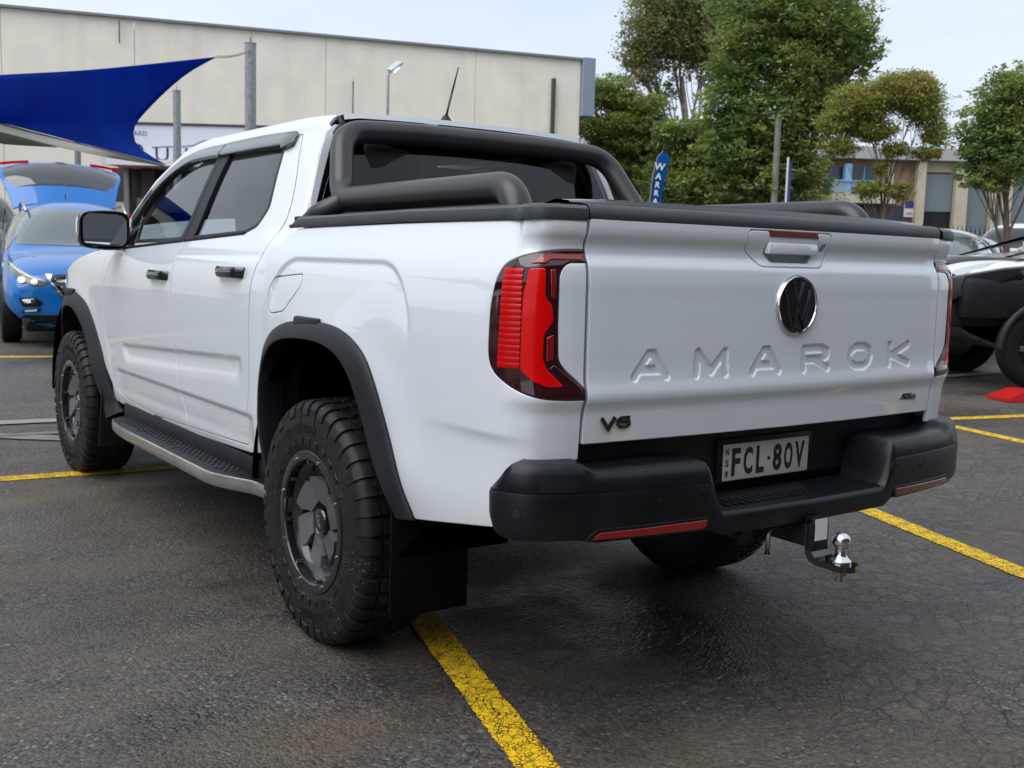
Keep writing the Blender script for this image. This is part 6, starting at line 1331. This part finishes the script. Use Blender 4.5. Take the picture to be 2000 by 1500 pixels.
for sx in (-1, 1):
    proj('grille_edge', sp([(.42, .80), (.49, .80), (.465, .74), (.255, .45), (.235, .455), (.44, .735)], sx), 'f', bv, Mchr, suv, .022, st=.05)
    hl = proj('headlight', sp([(.46, .73), (.60, .74), (.74, .80), (.84, .90), (.87, .93), (.84, .83), (.76, .745), (.62, .68), (.50, .68)], sx), 'f', bv, mat('headlight_clear', (.10, .10, .10), .05, coat=1), suv, .012, st=.04)
    proj('light_strip', sp([(.50, .735), (.62, .765), (.76, .85), (.84, .93), (.865, .94), (.82, .88), (.74, .80), (.62, .745), (.50, .72)], sx), 'f', bv, mat('pale_lens', (.55, .52, .42), .2, coat=1), hl, .020, st=.04)
    for cx_ in (.60, .72): proj('headlight_lens', [(sx*(cx_+.035*math.cos(t))*sw, (.712+.05*(cx_-.60)*3+.028*math.sin(t))*sh) for t in np.linspace(0, 2*math.pi*sx, 13)[:-1]], 'f', bv, MT['chrome'], hl, .022, st=.05)
    fgl = proj('fog_surround', rnd(sp([(.52, .50), (.60, .56), (.76, .55), (.72, .46), (.56, .46)], sx), .01), 'f', bv, MT['plastic'], suv, .012, st=.05)
    proj('fog_light', sp([(.60, .545), (.73, .53), (.70, .49), (.61, .50)], sx), 'f', bv, MT['mirror'], fgl, .022, st=.04)
    proj('running_light', sp([(.54, .44), (.72, .42), (.74, .395), (.56, .405)], sx), 'f', bv, MT['plastic'], suv, .012, st=.05); proj('running_light_strip', sp([(.58, .430), (.70, .418), (.70, .402), (.59, .410)], sx), 'f', bv, MT['white'], suv, .020, st=.05)
    V, F = tube_vf(fillet([(sx*.585*sw, .70*sl_, 1.50*sh), (sx*.595*sw, .80*sl_, 1.60*sh), (sx*.605*sw, 1.9*sl_, 1.615*sh), (sx*.585*sw, 2.45*sl_, 1.50*sh)], .08, 5), .018, 8); obj_from('roof_rail', V, F, MT['steel'], suv)
proj('lower_skirt', rnd(sp([(-.80, .30), (-.70, .37), (.70, .37), (.80, .30), (.60, .20), (-.60, .20)]), .02), 'f', bv, MT['plastic'], suv, .014, st=.06)
proj('badge', [(.05*math.cos(t), .80*sh+.028*math.sin(t)) for t in np.linspace(0, 2*math.pi, 17)[:-1]], 'f', bv, Mchr, suv, .02, st=.04)
V, F = tube_vf([(.0, 3.0*sl_, 1.17*sh), (.3, 2.93*sl_, 1.215*sh), (.62, 2.95*sl_, 1.20*sh)], .008, 6); obj_from('wiper', V, F, MT['gloss'], suv)
proj('dash_paper', rnd([(-.10, 1.14*sh), (.22, 1.145*sh), (.20, 1.19*sh), (-.06, 1.19*sh)], .01), 'f', bv, MT['white'], suv, .010, st=.06) if False else None
# raised tailgate: curved shell hinged at the roof's rear edge
def tgs(k): # k 0 hinge .. 1 far edge
    return (.42-.95*k+.10*k*k, 1.66+.58*k+.09*math.sin(k*math.pi))
def tail_panel(name, ks, ws, m, lift, par):
    P = []
    for k, w_ in zip(ks, ws):
        y, z = tgs(k); row = []
        for x in np.linspace(-1, 1, 17): row.append((x*w_*sw, (y+.10*(1-x*x)*k)*sl_*1.0, (z-.10*abs(x)**2.5)*sh+lift+.0*x))
        P.append(row)
    P = np.array(P); V = list(P.reshape(-1, 3))+list((P-(0, -.012, .03)).reshape(-1, 3)); nu, nv = P.shape[:2]; K = nu*nv; F = []
    for i in range(nu-1):
        for j in range(nv-1): a = i*nv+j; F.append((a, a+1, a+nv+1, a+nv)); F.append((K+a, K+a+nv, K+a+nv+1, K+a+1))
    ed = [i*nv for i in range(nu)]+[(nu-1)*nv+j for j in range(1, nv)]+[i*nv+nv-1 for i in range(nu-2, -1, -1)]+[j for j in range(nv-2, 0, -1)]
    for a, b in zip(ed, ed[1:]+ed[:1]): F.append((a, K+a, K+b, b))
    return obj_from(name, V, F, m, par, angle=40)
tgt = tail_panel('tailgate', np.linspace(0, 1, 9), [.66, .69, .72, .75, .78, .81, .83, .83, .80], Mblue, 0, suv)
tail_panel('rear_window', np.linspace(.30, .86, 6), [.66, .70, .74, .77, .78, .75], mat('tailgate_glass', (.03, .033, .04), .06, coat=1), .024, tgt)
tail_panel('handle_recess', [.88, .91, .94], [.20, .21, .20], MT['gloss'], .036, tgt)
for sx in (-1, 1):
    P = [[(sx*x*sw, (.42-.95+.10)*sl_+.10*(1-x*x)*sl_-.01, (2.245-.10*x**2.5)*sh+dz) for dz in (-.02, .022)] for x in np.linspace(.42, .82, 8)]; grid_obj('tail_light', P, MT['red'], tgt, flip=sx > 0)
V, F = tube_vf([(.0, .62*sl_, 1.70*sh), (.0, .50*sl_, 1.90*sh)], .007, 6); obj_from('antenna', V, F, MT['gloss'], suv)
# dark car with its boot up beyond the SUV, red car beyond the mirror
simple_car('dark_car', 'dark grey wagon parked beyond the blue SUV at the far left', 'wagon4', (.75, 18.2), (-.17, -.985), 4.6, 1.9, 2.15, mat('charcoal_paint', (.02, .022, .026), .3, coat=1))
simple_car('red_car', 'dark red car glimpsed just right of the pickup wing mirror', 'suv', (3.25, 15.8), (-.17, -.985), 4.4, 1.85, 1.78, mat('red_paint', (.22, .012, .012), .3, coat=1))
# right side: silver hatch, grey sedan, white wagon, small red-tailed car
Msil = mat('silver_paint', (.42, .43, .46), .28, metal=.5, coat=1); Mwp = mat('white_car_paint', (.68, .69, .70), .3, coat=1)
simple_car('grey_car', 'mid grey car just right of the silver car, close before the palisade fence', 'suv', (14.6, 8.15), (-.93, -.35), 4.2, 1.8, 1.80, mat('mid_grey_paint', (.16, .165, .18), .3, coat=1))
simple_car('grey_sedan', 'pale grey car at the right edge, its windscreen above the bull bar', 'suv', (13.3, 5.2), (-.9, -.44), 4.3, 1.82, 1.70, mat('grey_paint', (.30, .31, .33), .3, coat=1), glass=Mscr)
simple_car('white_wagon', 'white wagon with dark windows farthest right, before the fence', 'wagon4', (20.3, 9.9), (-.9, -.44), 4.7, 1.9, 2.2, Mwp)
simple_car('silver_car', 'silver car with a clear sloping windscreen just right of the tailgate', 'suv', (9.72, 5.15), (-.90, -.44), 4.4, 1.85, 1.80, Msil, glass=Mscr)
# lifted white four wheel drive with black bull bar
fw4, bv4, (sl4, sw4, sh4) = simple_car('four_wheel_drive', 'lifted white four wheel drive with black steel bull bar, cropped by the right edge', 'wagon4', (8.16, 3.86), (-.85, .53), 4.9, 1.95, 2.16, Mwp, rr=.42, group=None, rowmod=lambda rw: [(u-.55*math.exp(-((u-3.2)/.42)**2), [(x, max(z, .66+.50*min(1, max(0, (u-3.95)/.5))) if k < 2 else z) for k, (x, z) in enumerate(p)]) for u, p in rw])
for z_ in (): pass
FY = 4.9
def prism(name, prof, x0, x1, m, par, yz=True):
    """(y,z) outline swept from x0 to x1"""
    n = len(prof); V = [(x, y, z) for x in (x0, x1) for y, z in prof]; F = [tuple(range(n)), tuple(range(n, 2*n))[::-1]]+[(i, n+i, n+(i+1) % n, (i+1) % n) for i in range(n)]; return obj_from(name, V, F, m, par, True, angle=25)
Mbar = mat('powder_black_steel', (.014, .015, .018), .35, bump=(300, .05, .0005))
bar = prism('bull_bar', [(FY-.02, .70), (FY+.26, .70), (FY+.30, .82), (FY+.28, 1.06), (FY+.20, 1.10), (FY+.0, 1.10)], -.60, .60, Mbar, fw4)
for sx in (-1, 1):
    V = []; F = []
    secs = [(.60, FY+.28, .74, 1.10, .30), (.78, FY+.20, .80, 1.13, .28), (.95, FY+.0, .92, 1.18, .22), (1.03, FY-.35, 1.06, 1.25, .16), (1.04, FY-.55, 1.16, 1.27, .10)]
    for x, y, z0_, z1_, d in secs: V += [(sx*x, y, z0_+.04), (sx*x, y+.02, (z0_+z1_)/2), (sx*x, y-.02, z1_-.02), (sx*(x-.05), y-.06, z1_), (sx*(x-.06), y-d, z1_-.01), (sx*(x-.06), y-d, z0_)]
    for i in range(4):
        for j in range(6): q = (i*6+j, i*6+(j+1) % 6, (i+1)*6+(j+1) % 6, (i+1)*6+j); F.append(q if sx < 0 else q[::-1])
    F += [tuple(range(6)), tuple(range(24, 30))[::-1]]; wg = obj_from('bar_wing', V, F, Mbar, bar, True, angle=22)
    V, F = tube_vf(fillet([(sx*.36, FY+.18, 1.15), (sx*.34, FY+.16, 1.36), (sx*.20, FY+.14, 1.40), (0, FY+.14, 1.40)], .08, 6), .030, 12); obj_from('bar_hoop', V, F, Mbar, bar)
    mb = MB(); mb.cyl((sx*.47, FY+.29, 1.03), (sx*.47, FY+.315, 1.03), .075, n=24); fo = mb.build('fog_lamp', MT['chrome'], bar); mb = MB(); mb.cyl((sx*.47, FY+.315, 1.03), (sx*.47, FY+.32, 1.03), .06, n=24); mb.build('lens', MT['mirror'], fo)
    mb = MB(); mb.box((sx*.66, FY+.26, .94), (.10, .10, .12), bev=.01); mb.build('tow_point', Mbar, bar)
    for (a, b) in ((.70, 1.10), (.80, 1.12), (.74, .95), (.84, 1.02), (.92, 1.14)): mb = MB(); mb.cyl((sx*a, FY+.27-(a-.6)*.45, b), (sx*a, FY+.29-(a-.6)*.45, b), .010, n=6); mb.build('bolt', MT['steel'], bar)
    proj('hood_guard_edge', [(0, 0)]*3, 'f', bv4, MT['gloss'], fw4) if False else None
prism('winch_box', [(FY+.20, .82), (FY+.34, .84), (FY+.34, 1.0), (FY+.2, 1.02)], -.32, .32, Mbar, bar)
igd = MB(); igd.box((0, FY-.35, .88), (1.66, .85, .50), bev=.05); [igd.box((sx*.90, FY-.33, .93), (.26, .66, .42), bev=.06) for sx in (-1, 1)]; igd.build('inner_guard', MT['flare'], fw4)
prism('skid_plate', [(FY+.24, .78), (FY-.20, .52), (FY-.55, .40), (FY-.55, .43), (FY-.20, .56), (FY+.20, .80)], -.78, .78, mat('scuffed_black_plate', (.05, .05, .052), .4, noise=(9, .5)), fw4)
proj('grille', rnd([(-.44, .98*sh4), (.44, .98*sh4), (.44, .86*sh4), (-.44, .86*sh4)], .02), 'f', bv4, MT['gloss'], fw4, .012, st=.08)
P = [[(x*.84, FY-.16-.46*abs(x)**2.4+.06*math.cos(t)-.035*math.sin(t), 1.315-.03*abs(x)**2-.02*math.cos(t)+.060*math.sin(t)) for t in np.linspace(0, 2*math.pi, 13)[:-1]] for x in np.linspace(-1, 1, 25)]
grid_obj('bonnet_protector', P, MT['gloss'], fw4, close=True)
for sx in (-1, 1):
    P = []
    for t in np.linspace(0, math.pi, 18): P.append([(sx*(.93*sw4+.0), 3.72*sl4+.53*math.cos(t), .42+.53*math.sin(t)), (sx*(.93*sw4+.09), 3.72*sl4+.52*math.cos(t), .42+.52*math.sin(t)), (sx*(.93*sw4+.08), 3.72*sl4+.47*math.cos(t), .42+.47*math.sin(t))])
    grid_obj('wheel_arch_flare', P, MT['flare'], fw4, flip=sx < 0)
# red plastic wheel chock on the ground
wc = MB(); prof = [(-.30, 0), (-.30, .03), (-.10, .11), (-.02, .11), (.02, .055), (.10, .055), (.16, .12), (.26, .12), (.30, .02), (.30, 0)]; n = len(prof); V = [(x, s_*.13*(.8 if k in (2, 3, 6, 7) else 1), z) for s_ in (-1, 1) for k, (x, z) in enumerate(prof)]; F = [tuple(range(n)), tuple(range(n, 2*n))[::-1]]+[(i, n+i, n+(i+1) % n, (i+1) % n) for i in range(n)]
wc = obj_from('wheel_chock', V, F, mat('red_plastic', (.48, .012, .012), .35), None, True, angle=25); wc.location = (7.62, 2.28, zg(7.6, 2.3)+.002); wc.rotation_euler = (0, 0, -.35); wc.scale = (1.1, 1.2, 1.0); tag(wc, 'red moulded plastic wheel chock lying near the lifted tyre', 'wheel chock')

# ================================================================== BEHIND AND BESIDE THE CAMERA (added, unseen, to dim the tailgate and reflect in paint and glass)
sh_ = empty('workshop', (4.5, -10.0, 0)); tag(sh_, 'long dark brick workshop behind the viewpoint, out of frame', 'workshop')  # added out of view to keep sky light off the tailgate
part('wall', [((0, -4, 3.3), (30, 8, 6.6))], mat('brown_brick', (.11, .075, .055), .85, noise=(5, .25)), sh_)
for i in range(5): part('roller_door', [((-11+5.4*i, .03, 2.0), (3.6, .06, 4.0))], mat('dark_roller', (.06, .07, .08), .5), sh_)
part('fascia', [((0, .3, 6.5), (30.4, .8, .5))], Mfas, sh_)
P = coons([(-3.6, 3.2, 2.3), (-6, 7, 3.0), (-7.5, 12, 3.6)], [(-7.5, 12, 3.6), (-10, 8, 2.9), (-12, 5, 2.7)], [(-8.0, 1.5, 2.3), (-10, 3.2, 2.4), (-12, 5, 2.7)], nu=12, nv=8)
s4 = cloth('shade_sail', P, bpy.data.materials['blue_shade_cloth']); tag(s4, 'blue shade sail beyond the left of the frame, mirrored in the windows', 'shade sail')  # extra sail, added only for its reflection in the side glass

TL = [(-11.5, 5.5, 5.2, 1.6, 1.2), (-12.6, 4.2, 4.6, 1.3, 1.0), (-10.8, 7.0, 4.8, 1.2, 1.0), (-12.0, 6.2, 6.4, 1.2, 1.0)]
tree('added_tree', 'green tree standing beyond the left of the frame, mirrored in the paint', (-11.8, 5.6), TL, LG, 12000, .16, .16, gap=.5)  # added so the side paint has foliage to reflect
lb_ = empty('added_shop', (-24, 8, 0)); tag(lb_, 'low cream shop beyond the left of the frame, mirrored in the doors', 'shop'); part('wall', [((0, 0, 2.2), (5, 26, 4.4))], Mcream, lb_); part('roof', [((0, 0, 4.5), (5.6, 26.6, .2))], Mfas, lb_)  # unseen building added as something for the doors to reflect
for i in range(5): part('window', [((2.52, -10+5*i, 1.9), (.05, 2.6, 1.6))], Mwin, lb_)
